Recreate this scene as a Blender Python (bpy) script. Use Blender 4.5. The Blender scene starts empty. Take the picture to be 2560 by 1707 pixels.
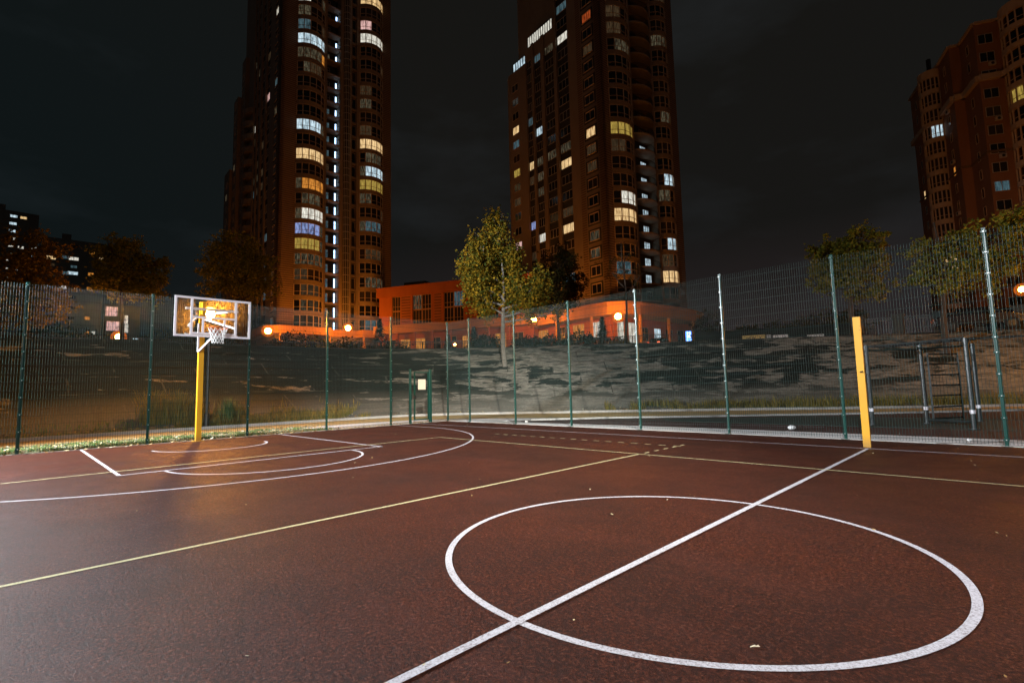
import bpy, math, random
from mathutils import Vector, Matrix, noise
R = math.radians
random.seed(7)
S = bpy.context.scene
COL = S.collection
# ------------------------------------------------------------------ camera
cam_d = bpy.data.cameras.new('camera'); cam = bpy.data.objects.new('camera', cam_d); COL.objects.link(cam)
CAM = Vector((2.0212, -3.8191, 1.2661)); FPX = 1261.88
cam.location = CAM; cam.rotation_euler = (R(95.288), R(1.3456), R(44.7973))
cam_d.sensor_width = 36; cam_d.lens = FPX/2560*36; cam_d.clip_start = .05; cam_d.clip_end = 6000
S.camera = cam
RM = cam.rotation_euler.to_matrix()
def ray(px, py):
    return RM @ Vector(((px-1280)/FPX, -(py-853.5)/FPX, -1))
def at(px, py, dist):
    """the point seen at (px, py) of the 2560 px photograph, dist metres away over the ground"""
    d = ray(px, py); return CAM + d*(dist/math.hypot(d.x, d.y))
def pix(p):
    c = RM.transposed() @ (Vector(p)-CAM)
    if c.z > -0.1: return (-9999, -9999)
    return (1280 - c.x/c.z*FPX, 853.5 + c.y/c.z*FPX)
# ------------------------------------------------------------------ materials
def nodes(name):
    m = bpy.data.materials.new(name); m.use_nodes = True; t = m.node_tree; t.nodes.clear()
    out = t.nodes.new('ShaderNodeOutputMaterial')
    return m, t, out
def N(t, typ, **kw):
    n = t.nodes.new(typ)
    for k, v in kw.items():
        if k in n.inputs: n.inputs[k].default_value = v
        else: setattr(n, k, v)
    return n
def ramp(t, fac, stops):
    r = t.nodes.new('ShaderNodeValToRGB'); e = r.color_ramp.elements
    while len(e) < len(stops): e.new(.5)
    for i, (p, c) in enumerate(stops): e[i].position = p; e[i].color = (*c, 1) if len(c) == 3 else c
    t.links.new(fac, r.inputs['Fac']); return r.outputs['Color']
def mix(t, fac, a, b, mode='MIX'):
    m = t.nodes.new('ShaderNodeMix'); m.data_type = 'RGBA'; m.blend_type = mode
    for i, v in ((0, fac), (6, a), (7, b)):
        if hasattr(v, 'links') or hasattr(v, 'is_output'): t.links.new(v, m.inputs[i])
        else: m.inputs[i].default_value = v if i == 0 else (*v, 1)
    return m.outputs[2]
def coords(t, scale=(1, 1, 1), kind='Object', loc=(0, 0, 0), rot=(0, 0, 0)):
    c = t.nodes.new('ShaderNodeTexCoord'); m = t.nodes.new('ShaderNodeMapping')
    m.inputs['Scale'].default_value = scale; m.inputs['Location'].default_value = loc; m.inputs['Rotation'].default_value = rot
    t.links.new(c.outputs[kind], m.inputs['Vector']); return m.outputs['Vector']
def noisetex(t, vec, scale, detail=4, rough=.6):
    n = t.nodes.new('ShaderNodeTexNoise'); n.inputs['Scale'].default_value = scale; n.inputs['Detail'].default_value = detail; n.inputs['Roughness'].default_value = rough
    if vec is not None: t.links.new(vec, n.inputs['Vector'])
    return n.outputs['Fac']
def bsdf(t, out, color, rough=.7, metal=0, bump=None, bstr=.3, bdist=.01, spec=.5, coat=0):
    b = t.nodes.new('ShaderNodeBsdfPrincipled')
    for k, v in (('Base Color', color), ('Roughness', rough)):
        if hasattr(v, 'is_output'): t.links.new(v, b.inputs[k])
        else: b.inputs[k].default_value = (*v, 1) if k == 'Base Color' else v
    b.inputs['Metallic'].default_value = metal; b.inputs['Specular IOR Level'].default_value = spec; b.inputs['Coat Weight'].default_value = coat
    if bump is not None:
        n = t.nodes.new('ShaderNodeBump'); n.inputs['Strength'].default_value = bstr; n.inputs['Distance'].default_value = bdist
        t.links.new(bump, n.inputs['Height']); t.links.new(n.outputs['Normal'], b.inputs['Normal'])
    t.links.new(b.outputs[0], out.inputs['Surface']); return b
def simple(name, col, rough=.6, metal=0, var=.25, scale=3, spec=.5, kind='Object', coat=0):
    m, t, o = nodes(name)
    v = coords(t, kind=kind); f = noisetex(t, v, scale)
    f2 = noisetex(t, v, scale*14)
    c = mix(t, f, tuple(x*(1-var) for x in col), tuple(min(1, x*(1+var)) for x in col))
    bsdf(t, o, c, rough, metal, f2, .15, .004, spec, coat); return m
def emit(name, col, st):
    m, t, o = nodes(name); e = N(t, 'ShaderNodeEmission'); e.inputs['Color'].default_value = (*col, 1); e.inputs['Strength'].default_value = st
    t.links.new(e.outputs[0], o.inputs['Surface']); return m

def halo_mat():  # self-lit see-through shell, stands in for the glow round a lamp
    m, t, o = nodes('lamp_halo'); a = N(t, 'ShaderNodeBsdfTransparent'); e = N(t, 'ShaderNodeEmission'); e.inputs['Color'].default_value = (1, .20, .012, 1); e.inputs['Strength'].default_value = .85; x = N(t, 'ShaderNodeMixShader'); x.inputs[0].default_value = .38
    t.links.new(a.outputs[0], x.inputs[1]); t.links.new(e.outputs[0], x.inputs[2]); t.links.new(x.outputs[0], o.inputs['Surface']); m.cycles.emission_sampling = 'NONE'; return m
def court_mat():
    m, t, o = nodes('red_rubber'); v = coords(t)
    g = noisetex(t, v, 42, 5, .9); g2 = noisetex(t, v, 15, 4, .8); big = noisetex(t, v, .55, 6, .7); st = noisetex(t, coords(t, (.3, 1.4, 1)), 1.1, 5, .65)
    c = ramp(t, g, [(.39, (.0035, .003, .0025)), (.46, (.038, .0092, .005)), (.55, (.108, .0245, .0115)), (.63, (.24, .10, .065))])
    c = mix(t, ramp(t, g2, [(.45, (0, 0, 0)), (.62, (.75, .75, .75))]), c, (.030, .011, .009))
    c = mix(t, ramp(t, big, [(.42, (0, 0, 0)), (.68, (.55, .55, .55))]), c, (.022, .012, .009))
    c = mix(t, ramp(t, st, [(.52, (0, 0, 0)), (.75, (.35, .35, .35))]), c, (.13, .038, .026))
    # scuffs: thin pale drag marks
    w = N(t, 'ShaderNodeTexNoise'); w.inputs['Scale'].default_value = .9; w.inputs['Detail'].default_value = 7; w.inputs['Roughness'].default_value = .75; t.links.new(coords(t, (1, .35, 1), rot=(0, 0, .6)), w.inputs['Vector'])
    c = mix(t, ramp(t, w.outputs['Fac'], [(.66, (0, 0, 0)), (.70, (.28, .28, .28)), (.73, (0, 0, 0))]), c, (.17, .10, .075))
    r = ramp(t, big, [(.3, (.46, .46, .46)), (.8, (.66, .66, .66))])
    bsdf(t, o, c, r, 0, g, 1.0, .014, .2); return m
def line_mat(name, col):
    m, t, o = nodes(name); v = coords(t); g = noisetex(t, v, 75, 4, .85); b = noisetex(t, v, 1.6, 6, .75)
    worn = mix(t, ramp(t, b, [(.35, (.2, .2, .2)), (.8, (1, 1, 1))]), ramp(t, g, [(.36, (.35, .35, .35)), (.44, (1, 1, 1))]), ramp(t, g, [(.42, (.15, .15, .15)), (.55, (.9, .9, .9))]))
    bsdf(t, o, mix(t, worn, (.10, .05, .04), col), .6, 0, g, .6, .003); return m
def concrete_slope():
    m, t, o = nodes('concrete_slabs'); uv = coords(t, kind='UV')
    w = N(t, 'ShaderNodeTexNoise'); w.inputs['Scale'].default_value = .8; t.links.new(uv, w.inputs['Vector'])
    wob = N(t, 'ShaderNodeVectorMath', operation='MULTIPLY_ADD'); t.links.new(w.outputs['Color'], wob.inputs[0]); wob.inputs[1].default_value = (.14, .08, 0); t.links.new(uv, wob.inputs[2])
    b = N(t, 'ShaderNodeTexBrick', offset=0.5); b.inputs['Color1'].default_value = (0, 0, 0, 1); b.inputs['Color2'].default_value = (1, 1, 1, 1); b.inputs['Mortar'].default_value = (.5, .5, .5, 1); b.inputs['Scale'].default_value = 1; b.inputs['Brick Width'].default_value = 3.1; b.inputs['Row Height'].default_value = 1.55; b.inputs['Mortar Size'].default_value = .045; b.inputs['Mortar Smooth'].default_value = .5
    t.links.new(wob.outputs[0], b.inputs['Vector'])
    sc = N(t, 'ShaderNodeVectorMath', operation='MULTIPLY'); t.links.new(uv, sc.inputs[0]); sc.inputs[1].default_value = (.6, 1.7, 1)
    stain = noisetex(t, sc.outputs[0], .8, 7, .62); fine = noisetex(t, uv, 9, 6, .7)
    # floodlit middle and darker stretches beside it painted in, along with dirt patches
    sep = N(t, 'ShaderNodeSeparateXYZ'); t.links.new(uv, sep.inputs[0])
    rg = N(t, 'ShaderNodeMapRange'); t.links.new(sep.outputs['X'], rg.inputs[0]); rg.inputs[1].default_value = 9; rg.inputs[2].default_value = 15; rg.inputs[3].default_value = -.17; rg.inputs[4].default_value = .025; rg.clamp = True
    rg2 = N(t, 'ShaderNodeMapRange'); t.links.new(sep.outputs['X'], rg2.inputs[0]); rg2.inputs[1].default_value = 19; rg2.inputs[2].default_value = 24; rg2.inputs[3].default_value = 0; rg2.inputs[4].default_value = -.095; rg2.clamp = True
    rg3 = N(t, 'ShaderNodeMapRange'); t.links.new(sep.outputs['X'], rg3.inputs[0]); rg3.inputs[1].default_value = 31; rg3.inputs[2].default_value = 35; rg3.inputs[3].default_value = 0; rg3.inputs[4].default_value = .085; a0 = N(t, 'ShaderNodeMath', operation='ADD'); t.links.new(rg2.outputs[0], a0.inputs[0]); t.links.new(rg3.outputs[0], a0.inputs[1])
    a1 = N(t, 'ShaderNodeMath', operation='ADD'); t.links.new(rg.outputs[0], a1.inputs[0]); t.links.new(a0.outputs[0], a1.inputs[1])
    sl = N(t, 'ShaderNodeMath', operation='MULTIPLY_ADD'); t.links.new(b.outputs['Color'], sl.inputs[0]); sl.inputs[1].default_value = .15; t.links.new(stain, sl.inputs[2])
    a2 = N(t, 'ShaderNodeMath', operation='ADD'); t.links.new(a1.outputs[0], a2.inputs[0]); t.links.new(sl.outputs[0], a2.inputs[1])
    clean_lit = ramp(t, a2.outputs[0], [(.525, (0, 0, 0)), (.56, (1, 1, 1))])
    streak = noisetex(t, coords(t, (1.2, 3.6, 1), 'UV'), 1.1, 7, .68)
    light = mix(t, ramp(t, streak, [(.40, (0, 0, 0)), (.60, (1, 1, 1))]), (.13, .13, .105), (.47, .44, .37)); light = mix(t, ramp(t, fine, [(.3, (.55, .55, .55)), (.6, (0, 0, 0))]), light, (.09, .085, .07)); dark = mix(t, fine, (.007, .012, .010), (.034, .04, .033))
    c = mix(t, clean_lit, dark, light)
    jc = mix(t, clean_lit, (.085, .088, .075), (.06, .055, .045))
    jn = ramp(t, noisetex(t, uv, .9, 3), [(.47, (0, 0, 0)), (.60, (1, 1, 1))])
    jf = mix(t, 1.0, b.outputs['Fac'], jn, 'MULTIPLY')
    c = mix(t, jf, c, jc)
    foot = N(t, 'ShaderNodeMapRange'); t.links.new(sep.outputs['Y'], foot.inputs[0]); foot.inputs[1].default_value = .9; foot.inputs[2].default_value = 3.0; foot.inputs[3].default_value = .75; foot.inputs[4].default_value = 0
    c = mix(t, foot.outputs[0], c, mix(t, fine, (.11, .10, .075), (.34, .32, .27)))
    bsdf(t, o, c, .85, 0, fine, .5, .03, .3); return m
def rust_stripes(name, col, dark, pitch=.42, joint=.30):
    m, t, o = nodes(name); c = t.nodes.new('ShaderNodeTexCoord'); s = N(t, 'ShaderNodeSeparateXYZ'); t.links.new(c.outputs['Object'], s.inputs[0])
    d = N(t, 'ShaderNodeMath', operation='DIVIDE'); t.links.new(s.outputs['Z'], d.inputs[0]); d.inputs[1].default_value = pitch
    f = N(t, 'ShaderNodeMath', operation='FRACT'); t.links.new(d.outputs[0], f.inputs[0])
    g = N(t, 'ShaderNodeMath', operation='GREATER_THAN'); t.links.new(f.outputs[0], g.inputs[0]); g.inputs[1].default_value = joint
    n = noisetex(t, c.outputs['Object'], .8, 5); cc = mix(t, n, tuple(x*.7 for x in col), tuple(x*1.2 for x in col))
    cc = mix(t, g.outputs[0], dark, cc)
    bsdf(t, o, cc, .8, 0, g.outputs[0], .6, .04, .3); return m
def stucco(name, col):
    m, t, o = nodes(name); v = coords(t, (1, 1, .35)); n = noisetex(t, v, .5, 6, .65); n2 = noisetex(t, coords(t), 6, 4)
    c = mix(t, n, tuple(x*.62 for x in col), tuple(x*1.25 for x in col)); bsdf(t, o, c, .8, 0, n2, .3, .02, .3); return m
def lit(name, c1, c2, st, folds=5.0, contrast=(.3, .65)):
    m, t, o = nodes(name); c = t.nodes.new('ShaderNodeTexCoord'); oi = t.nodes.new('ShaderNodeObjectInfo')
    add = N(t, 'ShaderNodeVectorMath', operation='MULTIPLY_ADD'); add.inputs[1].default_value = (folds, folds, .8); t.links.new(c.outputs['Object'], add.inputs[0])
    k = N(t, 'ShaderNodeVectorMath', operation='SCALE'); k.inputs[0].default_value = (37, 11, 23); t.links.new(oi.outputs['Random'], k.inputs['Scale'])
    t.links.new(k.outputs[0], add.inputs[2]); n = noisetex(t, add.outputs[0], 1.0, 3)
    col = ramp(t, n, [(contrast[0], tuple(x*.28 for x in c2)), (contrast[1], c1)])
    e = N(t, 'ShaderNodeEmission'); e.inputs['Strength'].default_value = st; t.links.new(col, e.inputs['Color']); t.links.new(e.outputs[0], o.inputs['Surface'])
    m.cycles.emission_sampling = 'NONE'; return m
def leaf_mat(name, cols, trans=.35):
    m, t, o = nodes(name); g = t.nodes.new('ShaderNodeNewGeometry')
    stops = [(i/(len(cols)-1)*.98, c) for i, c in enumerate(cols)]
    c = ramp(t, g.outputs['Random Per Island'], stops)
    d = N(t, 'ShaderNodeBsdfDiffuse'); tr = N(t, 'ShaderNodeBsdfTranslucent'); mx = N(t, 'ShaderNodeMixShader'); mx.inputs[0].default_value = trans
    t.links.new(c, d.inputs['Color']); t.links.new(c, tr.inputs['Color']); t.links.new(d.outputs[0], mx.inputs[1]); t.links.new(tr.outputs[0], mx.inputs[2])
    t.links.new(mx.outputs[0], o.inputs['Surface']); return m
def worn_paint():
    m, t, o = nodes('yellow_paint'); v = coords(t); n = noisetex(t, v, 9, 7, .8); n2 = noisetex(t, v, 1.5, 4); z = t.nodes.new('ShaderNodeTexCoord'); sp = N(t, 'ShaderNodeSeparateXYZ'); t.links.new(z.outputs['Object'], sp.inputs[0])
    c = mix(t, n2, (.52, .24, .008), (.70, .36, .016)); c = mix(t, ramp(t, n, [(.66, (0, 0, 0)), (.70, (.8, .8, .8))]), c, (.14, .075, .03))
    dirt = N(t, 'ShaderNodeMapRange'); t.links.new(sp.outputs['Z'], dirt.inputs[0]); dirt.inputs[1].default_value = .02; dirt.inputs[2].default_value = .22; dirt.inputs[3].default_value = .55; dirt.inputs[4].default_value = 0
    c = mix(t, dirt.outputs[0], c, (.12, .07, .035)); bsdf(t, o, c, .4, 0, n, .2, .002); return m
def glass_clear():
    m, t, o = nodes('clear_board'); tr = N(t, 'ShaderNodeBsdfTransparent'); gl = N(t, 'ShaderNodeBsdfGlossy'); gl.inputs['Roughness'].default_value = .15; gl.inputs['Color'].default_value = (.8, .8, .8, 1)
    tr.inputs['Color'].default_value = (.93, .9, .86, 1)
    # rubbed plastic scatters the light that comes through it
    rf = N(t, 'ShaderNodeBsdfRefraction'); rf.inputs['IOR'].default_value = 1.25; rf.inputs['Roughness'].default_value = .55; rf.inputs['Color'].default_value = (.9, .88, .84, 1)
    v = coords(t); n = ramp(t, noisetex(t, v, 16, 7, .8), [(.44, (.004, .004, .004)), (.70, (.045, .045, .045))])
    m1 = N(t, 'ShaderNodeMixShader'); m1.inputs[0].default_value = .02; m2 = N(t, 'ShaderNodeMixShader'); t.links.new(n, m2.inputs[0])
    t.links.new(tr.outputs[0], m1.inputs[1]); t.links.new(gl.outputs[0], m1.inputs[2]); t.links.new(m1.outputs[0], m2.inputs[1]); t.links.new(rf.outputs[0], m2.inputs[2])
    t.links.new(m2.outputs[0], o.inputs['Surface']); return m

M = {
 'court': court_mat(), 'white': line_mat('white_line', (.64, .62, .66)), 'yellow': line_mat('pale_yellow_line', (.62, .56, .30)),
 'green': simple('green_coat', (.004, .044, .033), .28, 0, .25, 4, .4), 'matte': simple('matte_board', (.010, .012, .011), .95, 0, .2, 2, .05), 'wireh': simple('green_crosswire', (.007, .026, .022), .6, 0, .1, 4, .12), 'wire': simple('green_wire', (.011, .036, .031), .36, 0, .1, 4, .25),
 'clamp': simple('steel_clamp', (.45, .48, .46), .3, .7), 'ypaint': worn_paint(), 'dark': simple('black_metal', (.015, .018, .017), .4),
 'boardwhite': simple('white_coat', (.80, .78, .82), .45, 0, .05), 'rim': simple('orange_rim', (.42, .09, .02), .4), 'cord': simple('white_cord', (.5, .5, .48), .8), 'steel': simple('galvanised_steel', (.05, .055, .055), .38, .5, .3, 8),
 'glassboard': glass_clear(), 'slope': concrete_slope(), 'paper': simple('cream_plate', (.75, .62, .46), .6, 0, .1),
 'pave': simple('pale_paving', (.76, .75, .74), .7, 0, .14, 1.2), 'path': simple('yellow_path', (.50, .36, .14), .8, 0, .2, .8), 'kerb': simple('kerb_stone', (.42, .41, .38), .75),
 'soil': simple('dark_soil', (.045, .04, .026), .95, 0, .5, 1.5), 'plateau': simple('asphalt_ground', (.05, .048, .045), .9, 0, .3, .6),
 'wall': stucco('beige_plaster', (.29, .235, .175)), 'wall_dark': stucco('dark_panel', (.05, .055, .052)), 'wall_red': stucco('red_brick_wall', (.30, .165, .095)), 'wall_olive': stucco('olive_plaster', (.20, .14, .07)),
 'rust': rust_stripes('rusticated_brick', (.28, .20, .14), (.06, .042, .03)), 'podium': stucco('podium_band', (.60, .31, .06)), 'low': stucco('annex_plaster', (.46, .15, .05)), 'lowrust': rust_stripes('annex_rustication', (.42, .17, .085), (.12, .045, .02), .55, .3),
 'cream': stucco('cream_cornice', (.50, .42, .32)), 'frame': simple('window_frame', (.56, .44, .32), .5), 'framew': simple('white_frame', (.48, .45, .40), .5), 'frameo': simple('ochre_frame', (.55, .36, .16), .5),
 'glass': None, 'far': stucco('far_wall', (.16, .19, .18)), 'trunk': simple('bark', (.07, .05, .035), .9, 0, .4, 5), 'bush': leaf_mat('dark_leaves', [(.01, .02, .012), (.03, .045, .02), (.05, .05, .02)], .2),
 'leafbirch': leaf_mat('birch_leaves', [(.045, .075, .02), (.09, .12, .022), (.28, .22, .03), (.52, .33, .03), (.12, .13, .02), (.4, .24, .02), (.06, .09, .02)]),
 'leafbrown': leaf_mat('brown_leaves', [(.07, .10, .02), (.24, .27, .035), (.42, .36, .05), (.14, .17, .03), (.34, .32, .05)]),
 'leafred': leaf_mat('rust_leaves', [(.13, .11, .02), (.30, .22, .035), (.20, .16, .025)]), 'leafdark': leaf_mat('dim_leaves', [(.025, .03, .012), (.05, .05, .015), (.09, .055, .015)]),
 'fallen': leaf_mat('fallen_leaves', [(.6, .55, .36), (.4, .28, .1), (.7, .66, .5), (.22, .12, .05), (.55, .42, .2)], 0), 'grass': leaf_mat('grass_blades', [(.07, .14, .05), (.16, .25, .08), (.28, .30, .12)], .2), 'drygrass': leaf_mat('dry_grass', [(.22, .19, .05), (.40, .31, .09), (.11, .14, .04)], .3),
 'grassbase': simple('turf', (.30, .36, .20), .9, 0, .5, 9), 'litter': simple('litter_paper', (.8, .8, .78), .7), 'yban': simple('yellow_banner', (.55, .40, .12), .7), 'wban': simple('white_banner', (.62, .62, .60), .7), 'ink': simple('banner_ink', (.05, .05, .045), .8),
 'car': simple('car_paint', (.03, .03, .035), .25, .3, .1, 1, .6, coat=.6), 'tyre': simple('tyre_rubber', (.012, .012, .012), .8),
 'gymfloor': simple('dark_rubber', (.055, .020, .015), .75, 0, .45, 2.5), 'gymgreen': simple('gym_green', (.025, .04, .032), .75, 0, .3, 2.5),
 'sodium': emit('sodium_globe', (1, .29, .026), 480), 'halo': halo_mat(), 'sodium_small': emit('sodium_spot', (1, .22, .03), 420), 'ledwhite': emit('white_lamp', (.75, .9, 1), 45),
 'fill_far': emit('far_fill_lamp', (.75, .92, .95), 22), 'neon': emit('blue_sign', (.10, .28, 1), 3.2), 'neonw': emit('white_letters', (.85, .93, 1), 3.5), 'tail': emit('tail_light', (1, .12, .05), 6),
 'L_warm': lit('lit_warm', (1, .70, .34), (.9, .45, .14), 1.05), 'L_white': lit('lit_white', (.95, .92, .80), (.6, .55, .45), 1.05), 'L_cool': lit('lit_cool', (.70, .90, 1), (.30, .45, .55), 1.0, 3), 'L_blue': lit('lit_blue', (.34, .44, .85), (.15, .2, .42), .9, 3),
 'L_yellow': lit('lit_yellow', (.62, .43, .09), (.42, .28, .04), .75, 6), 'L_orange': lit('lit_orange', (1, .38, .06), (.6, .2, .03), .8), 'L_red': lit('lit_red', (.55, .09, .02), (.3, .05, .01), .7), 'L_dimw': lit('lit_dim', (.30, .26, .16), (.1, .07, .04), .45, 7, (.45, .7)),
 'L_dimc': lit('lit_dim_cool', (.13, .24, .28), (.04, .08, .1), .5, 3), 'L_faint': lit('lit_faint', (.16, .10, .05), (.05, .03, .015), .35, 6), 'L_bright': emit('stair_light', (.45, .68, 1), 4.5), 'L_pink': lit('lit_pink', (1, .62, .58), (.6, .25, .22), .9),
}
M['L_bright'].cycles.emission_sampling = 'NONE'
def dark_glass():
    m, t, o = nodes('dark_glass'); oi = t.nodes.new('ShaderNodeObjectInfo')
    c = ramp(t, oi.outputs['Random'], [(0, (.006, .009, .010)), (.6, (.014, .018, .018)), (1, (.05, .042, .032))]); bsdf(t, o, c, .12, 0, None, spec=.5); return m
M['glass'] = dark_glass()
# ------------------------------------------------------------------ mesh builder
class MB:
    def __init__(s): s.v = []; s.f = []; s.m = []; s.sm = False
    def add(s, vs, fs, mi=0):
        o = len(s.v); s.v += [tuple(p) for p in vs]; s.f += [tuple(i+o for i in f) for f in fs]; s.m += [mi]*len(fs); return s
    def box(s, x0, x1, y0, y1, z0, z1, mi=0):
        if x1 < x0: x0, x1 = x1, x0
        if y1 < y0: y0, y1 = y1, y0
        return s.add([(x0,y0,z0),(x1,y0,z0),(x1,y1,z0),(x0,y1,z0),(x0,y0,z1),(x1,y0,z1),(x1,y1,z1),(x0,y1,z1)], [(0,3,2,1),(4,5,6,7),(0,1,5,4),(1,2,6,5),(2,3,7,6),(3,0,4,7)], mi)
    def prism(s, poly, z0, z1, mi=0):
        n = len(poly)
        a = sum(poly[i][0]*poly[(i+1)%n][1]-poly[(i+1)%n][0]*poly[i][1] for i in range(n))
        if a < 0: poly = poly[::-1]
        return s.add([(x,y,z0) for x,y in poly]+[(x,y,z1) for x,y in poly], [tuple(range(n))[::-1], tuple(range(n,2*n))]+[(i,(i+1)%n,n+(i+1)%n,n+i) for i in range(n)], mi)
    def tube(s, p, q, r, n=8, mi=0, r2=None, caps=True):
        p = Vector(p); q = Vector(q); d = (q-p).normalized() if (q-p).length > 1e-9 else Vector((0,0,1)); a = Vector((0,0,1)) if abs(d.z) < .95 else Vector((1,0,0))
        u = d.cross(a).normalized(); w = d.cross(u); r2 = r if r2 is None else r2
        vs = [p+(u*math.cos(6.28318*i/n)+w*math.sin(6.28318*i/n))*r for i in range(n)]+[q+(u*math.cos(6.28318*i/n)+w*math.sin(6.28318*i/n))*r2 for i in range(n)]
        fs = [(i, n+i, n+(i+1)%n, (i+1)%n) for i in range(n)]
        if caps: fs += [tuple(range(n)), tuple(range(2*n-1, n-1, -1))]
        return s.add(vs, fs, mi)
    def path(s, pts, rs, n=8, mi=0):
        for i in range(len(pts)-1): s.tube(pts[i], pts[i+1], rs[i], n, mi, rs[i+1], caps=(i in (0, len(pts)-2)))
        return s
    def bar(s, p, q, w, h, mi=0):
        p = Vector(p); q = Vector(q); d = (q-p).normalized(); a = Vector((0,0,1)) if abs(d.z) < .95 else Vector((0,1,0))
        u = d.cross(a).normalized()*w/2; v = u.cross(d).normalized()*h/2
        vs = [p-u-v,p+u-v,p+u+v,p-u+v,q-u-v,q+u-v,q+u+v,q-u+v]
        return s.add(vs, [(0,1,2,3),(7,6,5,4),(0,4,5,1),(1,5,6,2),(2,6,7,3),(3,7,4,0)], mi)
    def sphere(s, c, r, n=16, k=10, mi=0, sz=1):
        vs = []; 
        for j in range(k+1):
            a = math.pi*j/k
            for i in range(n): vs.append((c[0]+r*math.sin(a)*math.cos(6.28318*i/n), c[1]+r*math.sin(a)*math.sin(6.28318*i/n), c[2]+r*sz*math.cos(a)))
        return s.add(vs, [(j*n+i, (j+1)*n+i, (j+1)*n+(i+1)%n, j*n+(i+1)%n) for j in range(k) for i in range(n)], mi)
    def torus(s, c, R_, r, n=32, k=8, mi=0):
        vs = [(c[0]+(R_+r*math.cos(6.28318*j/k))*math.cos(6.28318*i/n), c[1]+(R_+r*math.cos(6.28318*j/k))*math.sin(6.28318*i/n), c[2]+r*math.sin(6.28318*j/k)) for i in range(n) for j in range(k)]
        return s.add(vs, [(i*k+j, ((i+1)%n)*k+j, ((i+1)%n)*k+(j+1)%k, i*k+(j+1)%k) for i in range(n) for j in range(k)], mi)
    def strip(s, pts, w, z, mi=0, closed=False):
        n = len(pts); L = []; Rr = []
        for i in range(n):
            a = Vector(pts[i-1] if i > 0 or closed else pts[i]); b = Vector(pts[(i+1) % n] if i < n-1 or closed else pts[i]); d = (b-a).normalized(); nn = Vector((-d.y, d.x))
            L.append((pts[i][0]+nn.x*w/2, pts[i][1]+nn.y*w/2, z)); Rr.append((pts[i][0]-nn.x*w/2, pts[i][1]-nn.y*w/2, z))
        m = n if closed else n-1
        return s.add(L+Rr, [(n+i, n+(i+1)%n, (i+1)%n, i) for i in range(m)], mi)
    def mesh(s, name, mats, smooth=False):
        me = bpy.data.meshes.new(name); me.from_pydata(s.v, [], s.f); me.update()
        for m in (mats if isinstance(mats, (list, tuple)) else [mats]): me.materials.append(m)
        me.polygons.foreach_set('material_index', s.m)
        if smooth: me.polygons.foreach_set('use_smooth', [True]*len(me.polygons))
        return me
    def build(s, name, mats, parent=None, loc=(0,0,0), rz=0, smooth=False):
        o = bpy.data.objects.new(name, s.mesh(name, mats, smooth)); COL.objects.link(o)
        o.location = loc; o.rotation_euler = (0,0,rz)
        if parent: o.parent = parent
        return o
def tag(o, label=None, cat=None, group=None, kind=None):
    for k, v in (('label', label), ('category', cat), ('group', group), ('kind', kind)):
        if v: o[k] = v
    return o
def thing(name, label, cat, loc=(0,0,0), rz=0, group=None):
    o = bpy.data.objects.new(name, None); COL.objects.link(o); o.location = loc; o.rotation_euler = (0,0,rz); o.empty_display_size = .3
    return tag(o, label, cat, group)
def copy_tree(o, parent=None):
    c = o.copy(); COL.objects.link(c)
    if parent: c.parent = parent
    for ch in [x for x in o.children]: copy_tree(ch, c)
    return c
def inst(me, name, parent, loc, rz=0):
    o = bpy.data.objects.new(name, me); COL.objects.link(o); o.parent = parent; o.location = loc; o.rotation_euler = (0,0,rz); return o
def structure(o): o['kind'] = 'structure'; return o
# ------------------------------------------------------------------ terrain
BASE = [(-20.3,-160),(-20.3,-30),(-20.3,0),(-20.3,8),(-19.8,10.6),(-18.3,12.7),(-16,14.4),(-13.2,16.9),(-9.4,20.1),(-2.6,24.6),(2.2,28.2),(12,36),(40,57),(200,180)]
def smooth_poly(P, it=2):
    for _ in range(it):
        Q = [P[0]]
        for a, b in zip(P[:-1], P[1:]):
            Q += [(a[0]*.75+b[0]*.25, a[1]*.75+b[1]*.25), (a[0]*.25+b[0]*.75, a[1]*.25+b[1]*.75)]
        P = Q+[P[-1]]
    return P
BP = smooth_poly(BASE)
def offset_from_base(x, y):
    best = 1e9; sg = 1
    for (ax, ay), (bx, by) in zip(BP[:-1], BP[1:]):
        dx, dy = bx-ax, by-ay; t = max(0, min(1, ((x-ax)*dx+(y-ay)*dy)/(dx*dx+dy*dy))); px, py = ax+t*dx, ay+t*dy
        d = math.hypot(x-px, y-py)
        if d < best: best = d; sg = 1 if (dx*(y-ay)-dy*(x-ax)) > 0 else -1
    return best*sg
PROF = [(0, 0), (.4, .12), (8.6, 4.05), (9.4, 4.15), (25, 4.7), (60, 6.4), (140, 6.9), (380, 7)]
def prof(d):
    if d <= 0: return 0
    for (a, za), (b, zb) in zip(PROF[:-1], PROF[1:]):
        if d <= b: return za+(zb-za)*(d-a)/(b-a)
    return 7
def gz(x, y): return prof(offset_from_base(x, y))
def base_row(d):
    out = []; n = len(BP)
    for i in range(n):
        a = Vector(BP[max(0,i-1)]); b = Vector(BP[min(n-1,i+1)]); t = (b-a).normalized(); nn = Vector((-t.y, t.x)); out.append((BP[i][0]+nn.x*d, BP[i][1]+nn.y*d))
    return out
ARC = [0]
for a, b in zip(BP[:-1], BP[1:]): ARC.append(ARC[-1]+math.hypot(b[0]-a[0], b[1]-a[1]))
I0 = min(range(len(BP)), key=lambda i: abs(BP[i][1]-0)+abs(BP[i][0]+20.3))
ARC = [a-ARC[I0] for a in ARC]     # u = 0 beside the hoop, ~8 at the corner
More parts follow.
